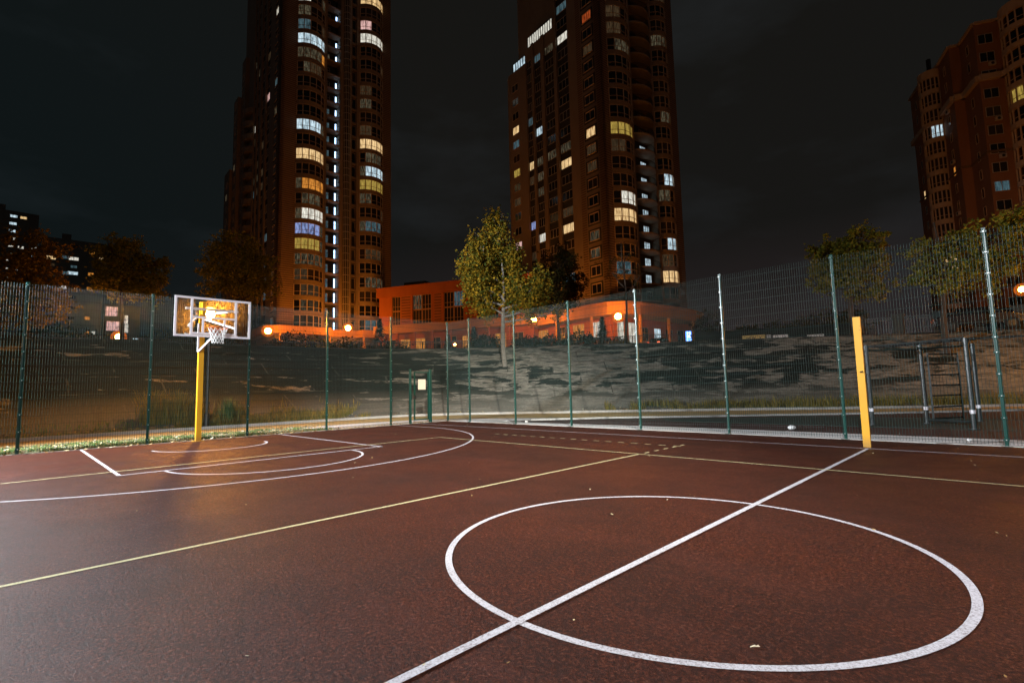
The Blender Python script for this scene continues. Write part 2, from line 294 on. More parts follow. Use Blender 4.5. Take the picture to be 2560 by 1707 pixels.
def sheet(name, ds, mat, jit=0):
    # resample along the base for a fine grid
    cols = []
    for i in range(len(BP)-1):
        L = ARC[i+1]-ARC[i]; k = max(1, min(30, int(L/.9))) if abs(ARC[i]) < 70 else 1
        for j in range(k): cols.append((i, j/k))
    cols.append((len(BP)-2, 1.0))
    rows = [base_row(d) for d in ds]; vs = []; uv = []
    for r, d in zip(rows, ds):
        for (i, f) in cols:
            x = r[i][0]*(1-f)+r[i+1][0]*f; y = r[i][1]*(1-f)+r[i+1][1]*f; u = ARC[i]*(1-f)+ARC[i+1]*f
            z = prof(d)+(jit*(noise.noise(Vector((u*.35, d*.6, 0)))+.5*noise.noise(Vector((u*1.3, d*1.5, 3)))) if 0 < d < 9 else 0)
            vs.append((x, y, z)); uv.append((u, d))
    n = len(cols); m = MB(); m.add(vs, [(j*n+i, j*n+i+1, (j+1)*n+i+1, (j+1)*n+i) for j in range(len(ds)-1) for i in range(n-1)])
    o = m.build(name, mat, smooth=True); ul = o.data.uv_layers.new(name='UVMap')
    for l in o.data.loops: ul.data[l.index].uv = uv[l.vertex_index]
    return structure(o)
sheet('embankment', [0, .15, .4, 1, 1.6, 2.2, 2.8, 3.4, 4, 4.6, 5.2, 5.8, 6.4, 7, 7.6, 8.2, 8.6], M['slope'], .11)
sheet('upper_ground', [8.6, 9.4, 14, 25, 40, 60, 100, 140, 230, 380], M['plateau'])
g = MB(); rr = base_row(.1); g.add([(x, y, -.02) for x, y in rr]+[(240, 180, -.02), (240, -180, -.02), (-20, -180, -.02)], [tuple(range(len(rr)+3))[::-1]]); structure(g.build('ground', M['soil']))
# ------------------------------------------------------------------ court
FX, FY = -14.6, 9.13
m = MB(); m.box(FX+.06, 16.5, -12.5, FY-.06, -.3, 0); structure(m.build('court', M['court']))
zl = .004
def line(name, pts, w, mat, z=zl, closed=False):
    return structure(MB().strip(pts, w, z, 0, closed).build(name, M[mat]))
def arcp(cx, cy, r, a0, a1, n=48): return [(cx+r*math.cos(R(a0+(a1-a0)*i/n)), cy+r*math.sin(R(a0+(a1-a0)*i/n))) for i in range(n+1)]
mk = MB()
mk.strip(arcp(0, 0, 1.775, 0, 360, 120)[:-1], .05, zl, 0, True)
structure(mk.build('centre_circle_marking', M['white']))
WY = 7.52
line('halfway_line', [(0, -12.4), (0, WY-.03)], .055, 'white', zl+.004)
line('sideline', [(-14.45, WY), (16.4, WY)], .05, 'white')
XF, XB = -8.41, -12.5
line('free_throw_line', [(XF, -2.42), (XF, 2.42)], .05, 'white', zl+.004)
lane = MB(); lane.strip([(FX+.1, -2.36), (XF-.03, -2.40)], .055, zl); lane.strip([(FX+.1, 2.38), (XF-.03, 2.40)], .055, zl); 
structure(lane.build('lane_marking', M['white']))
line('free_throw_arc', arcp(XF+.03, -.06, 1.72, -90, 90), .05, 'white')
tp = [(FX+.1, -6.58)]+arcp(XB, 0, 6.58, -90, 90, 90)+[(FX+.1, 6.55)]
line('three_point_line', tp, .05, 'white')
line('no_charge_arc', arcp(XB, 0, 1.25, -90, 90), .05, 'white')
line('attack_line', [(-3, -4.5), (-3, 4.5)], .05, 'yellow')
line('volleyball_sideline', [(-9.02, 4.5), (9, 4.5)], .045, 'yellow', zl+.006)
line('volleyball_end_line', [(-9, -4.5), (-9, 4.47)], .045, 'yellow', zl+.006)
ds = MB()
for i in range(5): y = 4.72+i*.36; ds.strip([(-3, y), (-3, y+.16)], .05, zl)
for i in range(17): x = -8.45+i*.335; ds.strip([(x, 6.02+.0*i), (x+.16, 6.02)], .045, zl)
structure(ds.build('dashed_marking', M['yellow']))
# surrounds
structure(MB().prism([(FX-.05, -40), (FX-.05, 4.2), (-17.15, 4.2), (-17.15, -40)], -.2, -.012).build('grass_verge', M['grassbase']))
near = [(-17.15,-60),(-17.15,6.0),(-16.6,8.6),(-15.4,10.4),(-13.4,11.6),(-10.5,12.9),(-7.34,14.9),(-1.7,19.5),(2.2,23.2),(14,33),(30,45)]
far_ = [(-19.7,-60),(-19.7,7.0),(-19.3,10.2),(-17.9,12.3),(-15.8,13.9),(-12.8,16.1),(-9.3,18.9),(-2.2,23.2),(2.2,26.5),(13,35.5),(29,48)]
pn = smooth_poly(near); pf = smooth_poly(far_)
p = MB(); n = len(pn); p.add([(x, y, .004) for x, y in pn]+[(x, y, .004) for x, y in pf], [(i, i+1, n+i+1, n+i) for i in range(n-1)]); p.f = [f[::-1] for f in p.f]; structure(p.build('path', M['path']))
k = MB(); 
for i in range(len(pf)-1): k.bar((*pf[i], .03), (*pf[i+1], .03), .12, .16)
structure(k.build('kerb', M['kerb']))
# paved strip outside the far fence and round the corner
pv = [(-17.15, 4.2), (FX-.05, 4.2), (FX-.05, FY+.03), (30, FY+.03), (30, 10.75), (-4.5, 10.55), (-11.2, 9.95), (-12.5, 10.2), (-11.5, 10.8), (-8.5, 13.8), (-10.5, 12.9), (-13.4, 11.6), (-15.4, 10.4), (-16.6, 8.6), (-17.15, 6)]
structure(MB().prism(pv, -.2, -.006).build('paved_strip', M['pave']))
gy = [(-11.2, 9.95), (-4.5, 10.55), (30, 10.75), (30, 44.7), (14, 32.7), (2.2, 22.9), (-1.7, 19.2), (-7.34, 14.6), (-9.3, 13.2), (-11.5, 10.8), (-12.2, 10.2)]
structure(MB().prism(gy, -.2, -.003).build('exercise_area', M['gymfloor']))
structure(MB().prism([(-6.5, 12.6), (2, 13.1), (1.6, 17.6), (-3.6, 16.4), (-7.4, 13.6)], -.1, .001).build('dark_rubber_patch', M['gymgreen']))
line('exercise_area_marking', [(-9.2, 10.9), (-4, 11.9), (-1.8, 12.2)], .05, 'white', .002)
k2 = MB(); ng = gy[3:10]
for i in range(len(ng)-1): k2.bar((*ng[i], .02), (*ng[i+1], .02), .12, .08)
structure(k2.build('edging', M['kerb']))
k3 = MB(); k3.box(FX-.02, FX+.055, -12.5, FY, -.2, .012); k3.box(FX, 16.5, FY-.055, FY+.02, -.2, .012); structure(k3.build('court_edging', M['kerb']))
# ------------------------------------------------------------------ fence
H = 4.05
def panel_mesh(w, z0, z1, name):
    b = MB(); n = int(round(w/.05)); 
    for i in range(n+1):
        x = i*w/n; r = .0031
        b.add([(x+r*math.cos(k*1.0472), r*math.sin(k*1.0472), z) for z in (z0, z1) for k in range(6)], [(k, (k+1)%6, 6+(k+1)%6, 6+k) for k in range(6)])
    zs = []; z = z0+.05
    while z < z1-.01: zs.append(z); z += .2
    for z in zs:
        for s in (-1, 1): b.box(-.01, w+.01, s*.0055-.0024, s*.0055+.0024, z-.0024, z+.0024, 1)
    me = b.mesh(name, [M['wire'], M['wireh']])
    for pl in me.polygons: pl.use_smooth = abs(me.vertices[pl.vertices[0]].co.z-me.vertices[pl.vertices[2]].co.z) > .3
    return me
PM_full_lo = panel_mesh(2.42, .03, 2.03, 'mesh_panel'); PM_full_hi = panel_mesh(2.42, 2.05, 4.03, 'mesh_panel')
def post_mesh(h=H, w=.06, d=.06, clamps=True):
    b = MB(); c_ = .014; out_ = [(sx*(w/2-c_)+c_*math.cos(R(a)), sy*(d/2-c_)+c_*math.sin(R(a))) for sx, sy, a0 in ((1, 1, 0), (-1, 1, 90), (-1, -1, 180), (1, -1, 270)) for a in (a0, a0+22, a0+45, a0+68, a0+90)]
    b.add([(x, y, 0) for x, y in out_]+[(x, y, h) for x, y in out_], [(i, (i+1) % 20, 20+(i+1) % 20, 20+i) for i in range(20)]); b.box(-w/2-.004, w/2+.004, -d/2-.004, d/2+.004, h, h+.02, 0)
    b.box(-w/2-.05, w/2+.05, -d/2-.03, d/2+.03, 0.0, .008, 0)
    if clamps:
        z = .12
        while z < h-.03:
            b.box(-w/2-.012, w/2+.012, -d/2-.022, -d/2-.002, z-.018, z+.018, 0); b.tube((0, -d/2-.02, z), (0, -d/2-.036, z), .011, 6, 1); z += .4 if abs(z-1.72) > .01 else .28
    me = b.mesh('fence_post', [M['green'], M['clamp']])
    for pl in me.polygons[:20]: pl.use_smooth = True
    return me
POST = post_mesh()
# the two straight runs; x runs along the fence, -y faces the court
fl = thing('mesh_fence', 'green welded mesh sports fence behind the basketball hoop, on the left of the court', 'fence', (FX, 0, 0), R(90))
ypos = [6.47-2.49*i for i in range(1, 10)][::-1]+[6.47]
for y in ypos: inst(POST, 'fence_post', fl, (y, 0, 0), R(180)) if False else inst(POST, 'fence_post', fl, (y, 0, 0), R(0))
for a in ypos[:-1]:
    inst(PM_full_lo, 'mesh_panel', fl, (a+.035, -.045, 0)); inst(PM_full_hi, 'mesh_panel', fl, (a+.035, -.045, 0))
GL, GR = 7.33, 8.27
inst(panel_mesh(GL-6.47-.08, .03, 2.03, 'mesh_panel'), 'mesh_panel', fl, (6.47+.035, -.045, 0)); inst(panel_mesh(FY-GR-.1, .03, 2.03, 'mesh_panel'), 'mesh_panel', fl, (GR+.05, -.045, 0)); inst(panel_mesh(FY-6.47-.06, 2.05, 4.03, 'mesh_panel'), 'mesh_panel', fl, (6.47+.035, -.045, 0))
fr = thing('mesh_fence', 'green welded mesh sports fence along the far sideline, running right behind the short yellow post', 'fence', (0, FY, 0), 0)
xpos = [-14.57]+[-13.185+2.5025*i for i in range(0, 12)]
for x in xpos: inst(POST, 'fence_post', fr, (x, 0, 0), 0)
for a in xpos[1:-1]:
    inst(PM_full_lo, 'mesh_panel', fr, (a+.04, -.045, 0)); inst(PM_full_hi, 'mesh_panel', fr, (a+.04, -.045, 0))
w0 = xpos[1]-xpos[0]-.07
inst(panel_mesh(w0, .03, 2.03, 'mesh_panel'), 'mesh_panel', fr, (xpos[0]+.035, -.045, 0)); inst(panel_mesh(w0, 2.05, 4.03, 'mesh_panel'), 'mesh_panel', fr, (xpos[0]+.035, -.045, 0))
# wicket gate
ga = thing('gate', 'low green wicket gate with a cream notice plate in the left fence', 'gate', (FX, 0, 0), R(90))
gp = post_mesh(2.08, .08, .08, False); inst(gp, 'gate_post', ga, (GL, 0, 0)); inst(post_mesh(2.08, .12, .09, False), 'gate_post', ga, (GR, 0, 0))
a, b_ = GL+.17, GR-.08
f = MB(); f.box(a, a+.045, -.03, .015, .12, 2.0); f.box(b_-.045, b_, -.03, .015, .12, 2.0); f.box(a+.045, b_-.045, -.03, .015, 1.955, 2.0); f.box(a+.045, b_-.045, -.03, .015, .12, .165); f.build('gate_frame', M['green'], ga)
pm = panel_mesh(b_-a-.1, .17, 1.95, 'mesh_infill'); inst(pm, 'mesh_infill', ga, (a+.05, -.008, 0))
MB().box(a+.17, b_-.17, -.045, -.036, 1.30, 1.70).build('notice_plate', M['paper'], ga)
hd = MB(); hd.box(a-.005, a+.06, -.06, .03, .93, 1.08); hd.tube((a+.03, -.06, 1.03), (a+.03, -.10, 1.03), .012, 8); hd.tube((a+.03, -.10, 1.03), (a+.15, -.10, 1.03), .011, 8); hd.box(GL+.04, GL+.07, -.03, .03, .9, 1.12); hd.build('handle', M['dark'], ga)
# ------------------------------------------------------------------ basketball hoop
bk = thing('basketball_hoop', 'basketball hoop with a clear white framed backboard on a yellow post', 'basketball hoop', (-14.30, .12, 0), 0)
b = MB(); b.box(-.065, .065, -.065, .065, 0, 3.93); b.box(-.14, .14, -.14, .14, 0, .015); b.build('post', M['ypaint'], bk)
b = MB(); b.box(.066, .26, -.05, .05, 3.42, 3.9); b.build('mounting_head', M['ypaint'], bk)
BX = 1.40     # board plane in local x
b = MB()
for s in (-1, 1):
    b.bar((.05, s*.07-.08, 3.55), (BX-.04, s*.40-.08, 3.5), .05, .05); b.bar((.05, s*.07-.08, 3.45), (BX-.04, s*.55-.08, 3.06), .045, .045)
b.bar((BX-.05, -.62-.08, 3.52), (BX-.05, .62-.08, 3.52), .045, .06); b.bar((BX-.05, -.62-.08, 2.84), (BX-.05, .62-.08, 2.84), .045, .05)
b.bar((.1, -.08, 2.50), (BX-.05, .06-.08, 2.84), .045, .045); b.bar((.11, -.10, 2.50), (.11, -.10, 3.3), .04, .04)
b.build('support_frame', M['boardwhite'], bk)
b = MB(); Y0, Y1, Z0, Z1 = -.96, .84, 2.78, 3.82
b.box(BX-.015, BX+.0, Y0, Y1, Z0, Z1); b.build('backboard', M['glassboard'], bk)
b = MB(); t_ = .055
def fr_(y0, y1, z0, z1): b.box(BX+.003, BX+.018, y0, y1, z0, z1)
fr_(Y0, Y1, Z1-t_, Z1); fr_(Y0, Y1, Z0, Z0+t_); fr_(Y0, Y0+t_, Z0+t_, Z1-t_); fr_(Y1-t_, Y1, Z0+t_, Z1-t_)
for y in (-.60, .44): fr_(y-.003, y+.055, Z0+t_, Z1-t_)
fr_(-.545, .437, 3.27, 3.32)
for y in (-.335, .17): fr_(y, y+.05, 2.905, 3.267)
fr_(-.545, .437, 2.855, 2.902)
b.build('board_frame', M['boardwhite'], bk)
b = MB(); rc = (BX+.15+.235, -.06, 3.0); b.torus(rc, .23, .011); b.box(BX+.02, BX+.16, -.15, .03, 2.93, 3.01); b.box(BX+.02, BX+.03, -.16, .04, 2.86, 3.03)
b.tube((BX+.03, -.13, 2.9), (BX+.28, -.2, 2.99), .008, 6); b.tube((BX+.03, .01, 2.9), (BX+.28, .08, 2.99), .008, 6); b.build('rim', M['rim'], bk, smooth=False)
b = MB(); nl = 12; rows = [(2.985, .225), (2.90, .19), (2.82, .165), (2.74, .145), (2.66, .13), (2.60, .135)]
for j in range(len(rows)-1):
    (z0, r0), (z1, r1) = rows[j], rows[j+1]
    for i in range(nl):
        a0 = 2*math.pi*(i+(j % 2)*.5)/nl
        for dlt in (-.5, .5):
            a1 = a0+dlt*2*math.pi/nl; b.tube((rc[0]+r0*math.cos(a0), rc[1]+r0*math.sin(a0), z0), (rc[0]+r1*math.cos(a1), rc[1]+r1*math.sin(a1), z1), .0065, 5)
b.build('net', M['cord'], bk)
# yellow net post at the halfway line
yp = thing('net_post', 'short yellow volleyball net post standing at the end of the halfway line', 'post', (-.06, 7.81, 0), R(4))
b = MB(); w, h, t_ = .06, 2.48, .006
b.box(-w, w, -w, -w+t_, 0, h); b.box(-w, w, w-t_, w, 0, h); b.box(-w, -w+t_, -w+t_, w-t_, 0, h); b.box(w-t_, w, -w+t_, w-t_, 0, h); b.build('tube', M['ypaint'], yp)
b = MB(); b.box(-w+t_, w-t_, -w+t_, w-t_, h-.12, h-.10); b.build('inner_cap', M['dark'], yp)
b = MB(); b.tube((.0, -w, 1.42), (.0, -w-.04, 1.42), .012, 8); b.tube((.0, -w-.04, 1.42), (.045, -w-.045, 1.43), .009, 6); 
for z in (2.30, 2.22): b.tube((.04, -w+.001, z), (.04, -w-.004, z), .007, 6)
b.build('hook', M['dark'], yp)
# ------------------------------------------------------------------ exercise frame
gf = thing('exercise_frame', 'steel outdoor exercise frame with overhead ladder behind the right fence', 'exercise frame')
posts = [(-.91, 13.5, 2.2), (.17, 14.7, 2.15), (1.23, 13.0, 2.35), (1.22, 16.1, 2.3), (2.62, 13.1, 2.2)]
pmh = MB(); pmh.tube((0, 0, 0), (0, 0, 2.25), .055, 12); pmh.tube((0, 0, 0), (0, 0, .02), .11, 12); pmh.tube((0, 0, .38), (0, 0, .47), .0575, 12, 1); pmh.tube((0, 0, 2.12), (0, 0, 2.22), .075, 12, 0); pmh.tube((0,0,1.45),(0,0,1.53),.068,12,0)
pmh = pmh.mesh('upright', [M['steel'], M['boardwhite']], False)
for x, y, h in posts: inst(pmh, 'upright', gf, (x, y, 0))
b = MB(); P1, P3 = Vector((-.91, 13.5, 2.2)), Vector((1.23, 13.0, 2.25)); off = Vector((.18, .78, 0))
b.tube(P1, P3, .03, 8); b.tube(P1+off, P3+off, .03, 8)
for i in range(8):
    q = P1.lerp(P3, (i+.5)/8); b.tube(q, q+off, .018, 8)
b.build('overhead_ladder', M['steel'], gf)
for a_, b_2, r_2 in (((1.23, 13, 2.22), (2.62, 13.1, 2.2), .022), ((.17, 14.7, 2.12), (1.22, 16.1, 2.2), .03), ((.17, 14.7, .1), (1.23, 14.2, .1), .04), ((.17, 14.7, 2.1), (-.91, 13.5, 2.1), .025)): MB().tube(a_, b_2, r_2, 8).build('crossbar', M['dark'], gf)
wb = thing('wall_bars', 'black ladder shaped wall bars between the steel uprights of the exercise frame', 'wall bars')
b = MB(); q0, q1 = Vector((.2, 16.0, 0)), Vector((.82, 17.1, 0))
for q in (q0, q1): b.bar(q, q+Vector((0, 0, 2.03)), .05, .05)
b.build('side_rail', M['dark'], wb)
for z in (.06, .40, .74, 1.05, 1.37, 1.70, 2.0): MB().bar(q0+Vector((0, 0, z)), q1+Vector((0, 0, z)), .035, .045).build('rung', M['dark'], wb)
# ------------------------------------------------------------------ towers
LIT = []   # (px, py, material, reach) read off the photograph: which windows have a light on
def lit_for(p, table, dflt='glass'):
    x, y = pix(p); best = None
    hh_ = math.sin(p[0]*12.9898+p[1]*78.233+round(p[2])*37.719)*43758.5453; hh_ -= math.floor(hh_)
    if dflt == 'glass' and hh_ < .17: dflt = 'L_dimw' if hh_ < .06 else ('L_dimc' if hh_ < .10 else ('L_faint' if hh_ < .175 else ('L_warm' if hh_ < .19 else 'L_cool')))
    for (px, py, mt, rx, ry) in table:
        if abs(px-x) < rx and abs(py-y) < ry:
            d = abs(px-x)/rx+abs(py-y)/ry
            if best is None or d < best[0]: best = (d, mt)
    return best[1] if best else dflt
CACHE = {}
def win_mesh(w, h, nx, frame, glass, tr=None, surround=None):
    key = (w, h, nx, frame, glass, tr, surround)
    if key in CACHE: return CACHE[key]
    b = MB(); t = .07
    b.box(-w/2, w/2, -.06, 0, 0, t); b.box(-w/2, w/2, -.06, 0, h-t, h); b.box(-w/2, -w/2+t, -.06, 0, t, h-t); b.box(w/2-t, w/2, -.06, 0, t, h-t)
    xs = [-w/2+w*i/nx for i in range(1, nx)]
    for x in xs: b.box(x-.035, x+.035, -.055, 0, t, h-t)
    if tr: b.box(-w/2+t, w/2-t, -.05, 0, h*tr-.03, h*tr+.03)
    b.add([(-w/2+t, -.02, t), (w/2-t, -.02, t), (w/2-t, -.02, h-t), (-w/2+t, -.02, h-t)], [(0,1,2,3)], 1)
    mats = [M[frame], M[glass]]
    if surround:
        b.box(-w/2-.35, w/2+.35, -.03, .0, -.4, -.001, 2); b.box(-w/2-.35, w/2+.35, -.03, 0, h+.001, h+.35, 2); b.box(-w/2-.35, -w/2-.001, -.03, 0, -.001, h+.001, 2); b.box(w/2+.001, w/2+.35, -.03, 0, -.001, h+.001, 2); b.box(-w/2-.1, w/2+.1, -.16, -.031, -.1, -.002, 0); b.box(-w/2, w/2, -.14, -.061, h-.04, h+.06, 0); mats.append(M[surround])
    CACHE[key] = b.mesh('window', mats); return CACHE[key]
def bay_pts(w, d, n, inset=0):
    # points of a shallow convex arc from (0,0) to (w,0) bulging to -y
    r = (w*w/4+d*d)/(2*d); cy = r-d; a = math.asin(w/2/r); rr = r-inset
    return [(w/2+rr*math.sin(-a+2*a*i/n), cy-rr*math.cos(-a+2*a*i/n)) for i in range(n+1)]
def bay_mesh(w, d, h, mats_seq, tr=.36, n=5, frame='frame'):
    key = ('bay', w, d, h, tuple(mats_seq), n, frame)
    if key in CACHE: return CACHE[key]
    b = MB(); P = bay_pts(w, d, n); Q = bay_pts(w, d, n, .12); used = []
    for i in range(n):
        mt = mats_seq[i]
        if mt not in used: used.append(mt)
        mi = 1+used.index(mt); (x0, y0), (x1, y1) = Q[i], Q[i+1]
        b.add([(x0, y0, 0), (x1, y1, 0), (x1, y1, h), (x0, y0, h)], [(0,1,2,3)], mi)
        b.bar((P[i][0]*.5+P[i+1][0]*.5-(P[i+1][0]-P[i][0])*.5, P[i][1], h*tr), (P[i+1][0], P[i+1][1], h*tr), .07, .06)
        b.bar((P[i][0], P[i][1], h-.03), (P[i+1][0], P[i+1][1], h-.03), .08, .07); b.bar((P[i][0], P[i][1], .03), (P[i+1][0], P[i+1][1], .03), .08, .07)
    for (x, y) in P: b.bar((x, y, 0), (x, y, h), .13, .13)
    CACHE[key] = b.mesh('bay_window', [M[frame]]+[M[u] for u in used]); return CACHE[key]

class Capped:
    """first 100 (lowest / largest in view) of a kind are parts, the rest go into one part"""
    def __init__(s, name, parent): s.items = []; s.name = name; s.parent = parent
    def add(s, me, loc, rz=0, label=None): s.items.append((me, Vector(loc), rz, label))
    def flush(s):
        wm = s.parent.matrix_world
        def size(it):
            p = Matrix.Translation(s.parent.location) @ Matrix.Rotation(s.parent.rotation_euler.z, 4, 'Z') @ it[1]
            x, y = pix(p); vis = (-40 < x < 2600 and -40 < y < 1707)
            return (0 if vis else 1, (Vector(p)-CAM).length)
        s.items.sort(key=size)
        for me, loc, rz, lb in s.items[:99]:
            o = inst(me, s.name, s.parent, loc, rz)
            if lb: o['label'] = lb
        rest = s.items[99:]
        if rest:
            b = MB(); mats = []
            for me, loc, rz, lb in rest:
                rot = Matrix.Rotation(rz, 3, 'Z'); ml = [x for x in me.materials]
                for x in ml:
                    if x not in mats: mats.append(x)
                o = len(b.v); b.v += [tuple(rot @ v.co+loc) for v in me.vertices]
                for pl in me.polygons: b.f.append(tuple(i+o for i in pl.vertices)); b.m.append(mats.index(ml[pl.material_index]))
            tag(b.build(s.name, mats, s.parent), kind='stuff')

def t2_extra_ref(): return globals().get('t2_extra')
def tower(label, origin, rot, W, L, top, zf, east, south, table, mats, extra=None):
    root = thing('apartment_tower', label, 'building', (*origin, 0), R(rot)); B0 = 4.0
    Rm = Matrix.Rotation(R(rot), 3, 'Z')
    def wp(x, y, z): return Rm @ Vector((x, y, z))+Vector((*origin, 0))
    nf = int((top-zf)/3)
    wall = MB(); rust = MB(); dark = MB()
    if extra is t2_extra_ref(): wall.box(.6, W, 1.6, 11.2, B0, top); wall.box(.601, W, 11.2, L, B0, 66); wall.box(12, W-1, 11.2, L-1, 66, 96)
    else: wall.box(.6, W, 1.6, L, B0, top)
    wins = Capped('window', root); bays = Capped('bay_window', root); balc = Capped('balcony', root); doors = Capped('balcony_door', root)
    levels = [zf+3*k for k in range(-1, nf)]
    for it in east:
        kd = it[0]; x0, x1 = it[1], it[2]
        if kd == 'rust': rust.box(x0, x1, 0, 1.6, B0, top)
        elif kd == 'wall': wall.box(x0, x1, 0, 1.6, B0, top)
        elif kd == 'col': wall.prism([((x0+x1)/2+(x1-x0)/2*math.cos(a*math.pi/6), .1+(x1-x0)/2*math.sin(a*math.pi/6)) for a in range(12)], B0, top); wall.box(x0, x1, .1, 1.6, B0, top)
        elif kd == 'bay':
            w = x1-x0; d = 1.35; P = bay_pts(w, d+.06, 12)
            for z in levels:
                poly = [(x0+px, py) for px, py in P]+[(x1, 1.0), (x0, 1.0)]
                wall.prism(poly, z-.02, z+.62)
                lip = [(x0+px, py) for px, py in bay_pts(w, d+.2, 12)]+[(x1, .9), (x0, .9)]; wall.prism(lip, z+.621, z+.72)
                c = wp((x0+x1)/2, -1, z+1.8); sx, sy = pix(c)
                lefthalf = lit_for(wp(x0+w*.2, -.6, z+1.8), table); righthalf = lit_for(wp(x0+w*.8, -.6, z+1.8), table); mid = lit_for(c, table)
                seq = [lefthalf, lefthalf if mid == 'glass' else mid, mid, mid, righthalf]
                if mid != 'glass' and random.random() < .35: seq[random.randrange(5)] = 'L_dimw'
                bays.add(bay_mesh(w, d, 2.2, seq, n=5), (x0, 0, z+.74))
            wall.box(x0, x1, 1.0, 1.6, B0, top)
        elif kd == 'lift':
            b = MB(); w = x1-x0; P = bay_pts(w, .7, 6)
            b.prism([(x0+a, c) for a, c in bay_pts(w, .62, 6)]+[(x1, .8), (x0, .8)], B0+3, top-12, 1)
            for (a, c) in P: b.tube((x0+a, c, B0+3), (x0+a, c, top-12), .05, 6)
            z = B0+3
            while z < top-12:
                for i in range(6): b.tube((x0+P[i][0], P[i][1], z), (x0+P[i+1][0], P[i+1][1], z), .05, 6)
                z += 1.5
            b.build('lift_shaft', [M['framew'], M['glass']], root)
            wall.box(x0, x1, .8, 1.6, B0, top)
        elif kd == 'slit':
            for z in levels:
                wins.add(win_mesh(x1-x0-.1, 2.3, 1, 'frame', 'glass'), ((x0+x1)/2, .5, z+.3)); wall.box(x0, x1, .1, .7, z-.15, z+.25)
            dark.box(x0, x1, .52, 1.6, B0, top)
        elif kd == 'loggia':
            w = x1-x0
            for z in levels:
                if z > top-8: continue
                b = MB() ; key = ('balc', round(w, 2), it[3])
                if key not in CACHE:
                    dd = it[3]; arc = bay_pts(w, dd, 8) if dd > .5 else [(0, -dd), (w, -dd)]
                    b.prism(arc+[(w, 1.58), (0, 1.58)], -.22, 0)
                    for i in range(len(arc)-1): b.bar((*arc[i], .95), (*arc[i+1], .95), .05, .05, 1)
                    for i in range(len(arc)-1):
                        for s in range(4):
                            f_ = s/4; px = arc[i][0]*(1-f_)+arc[i+1][0]*f_; py = arc[i][1]*(1-f_)+arc[i+1][1]*f_; b.bar((px, py, 0), (px, py, .95), .025, .025, 1)
                    CACHE[key] = b.mesh('balcony', [M['wall'], M['dark']])
                balc.add(CACHE[key], (x0, 0, z))
                ld = lit_for(wp(x0+w*.8, 1, z+1.3), table); ll = lit_for(wp(x0+w*.22, 1, z+1.3), table)
                if it[4] == 'stair':
                    doors.add(win_mesh(.95, 2.0, 2, 'framew', 'L_dimc' if ll == 'glass' and z < 60 else ll, .7), (x0+.65, 1.55, z+.1)); doors.add(win_mesh(.42, 2.1, 1, 'dark', 'L_bright' if z < 62 or random.random() < .4 else 'glass'), (x1-.32, 1.5, z+.2))
                else:
                    doors.add(win_mesh(1.7, 1.9, 3, 'framew', ld, .6), (x0+w*.74, 1.55, z+.3)); doors.add(win_mesh(1.5, 2.1, 2, 'dark', 'glass'), (x0+w*.25, 1.55, z+.05))
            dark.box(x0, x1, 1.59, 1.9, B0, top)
    for it in south:
        kd = it[0]; y0, y1 = it[1], it[2]; tp_ = it[3] if len(it) > 3 and it[3] else top
        if kd == 'pier': wall.box(0, .6, y0, y1, B0, tp_)
        elif kd == 'rust': rust.box(0, .6, y0, y1, B0, tp_)
        elif kd == 'strip':
            dark.box(.35, .61, y0, y1, B0, tp_)
            for z in levels:
                if z > tp_-3: continue
                c = wp(.3, (y0+y1)/2, z+1.6); g_ = lit_for(c, table)
                wins.add(win_mesh(round(y1-y0-.25, 2), 1.65, 3, 'framew', g_), (.345, (y0+y1)/2, z+.85), R(-90))
        elif kd == 'win':
            wall.box(0, .6, y0, y1, B0, tp_)
            for z in levels:
                if z > tp_-3: continue
                c = wp(0, (y0+y1)/2, z+1.6); g_ = lit_for(c, table)
                wins.add(win_mesh(round(y1-y0-1.2, 2), 1.6, 2, 'frame', g_, None, 'wall_dark' if it[4] else None), (-.004, (y0+y1)/2, z+.85), R(-90))
        elif kd == 'block':   # protruding wing: y0,y1,top,x0
            wall.box(it[4], .6, y0, y1, B0, tp_)
    if extra: extra(root, wall, rust, dark, wins, balc, levels, wp)
    for c in (wins, bays, balc, doors): c.flush()
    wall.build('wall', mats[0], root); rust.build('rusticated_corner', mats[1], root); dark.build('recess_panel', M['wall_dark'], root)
    return root

def rows(l, mt, rx=22, ry=15): return [(x, y, mt, rx, ry) for x, y in l]
T1LIT = (rows([(768, 615)], 'L_yellow', 30)+rows([(768, 577)], 'L_blue', 30)+rows([(790, 540)], 'L_white', 14)+rows([(758, 465), (790, 465)], 'L_orange', 16)+rows([(776, 389)], 'L_warm', 26)+rows([(772, 317)], 'L_cool', 32)+rows([(768, 137)], 'L_dimw', 30)+rows([(795, 150)], 'L_orange', 12)+rows([(782, 105)], 'L_cool', 34)
  +rows([(765, 6)], 'L_white', 14)+rows([(768, 653)], 'L_dimw', 30)+rows([(925, 10)], 'L_warm', 30)+rows([(918, 72)], 'L_pink', 12)+rows([(928, 106)], 'L_white', 30)+rows([(915, 268)], 'L_dimw', 14)+rows([(926, 370)], 'L_warm', 32)+rows([(928, 437)], 'L_cool', 32)+rows([(925, 468)], 'L_yellow', 30, 14)+rows([(912, 569)], 'L_dimw', 12)
  +rows([(690, 40)], 'L_white', 9)+rows([(681, 237)], 'L_pink', 8, 16)+rows([(693, 612)], 'L_warm', 8)+rows([(701, 390), (703, 318)], 'L_dimc', 8)+rows([(640, 440), (650, 178)], 'L_dimw', 9)+rows([(632, 318)], 'L_white', 10))
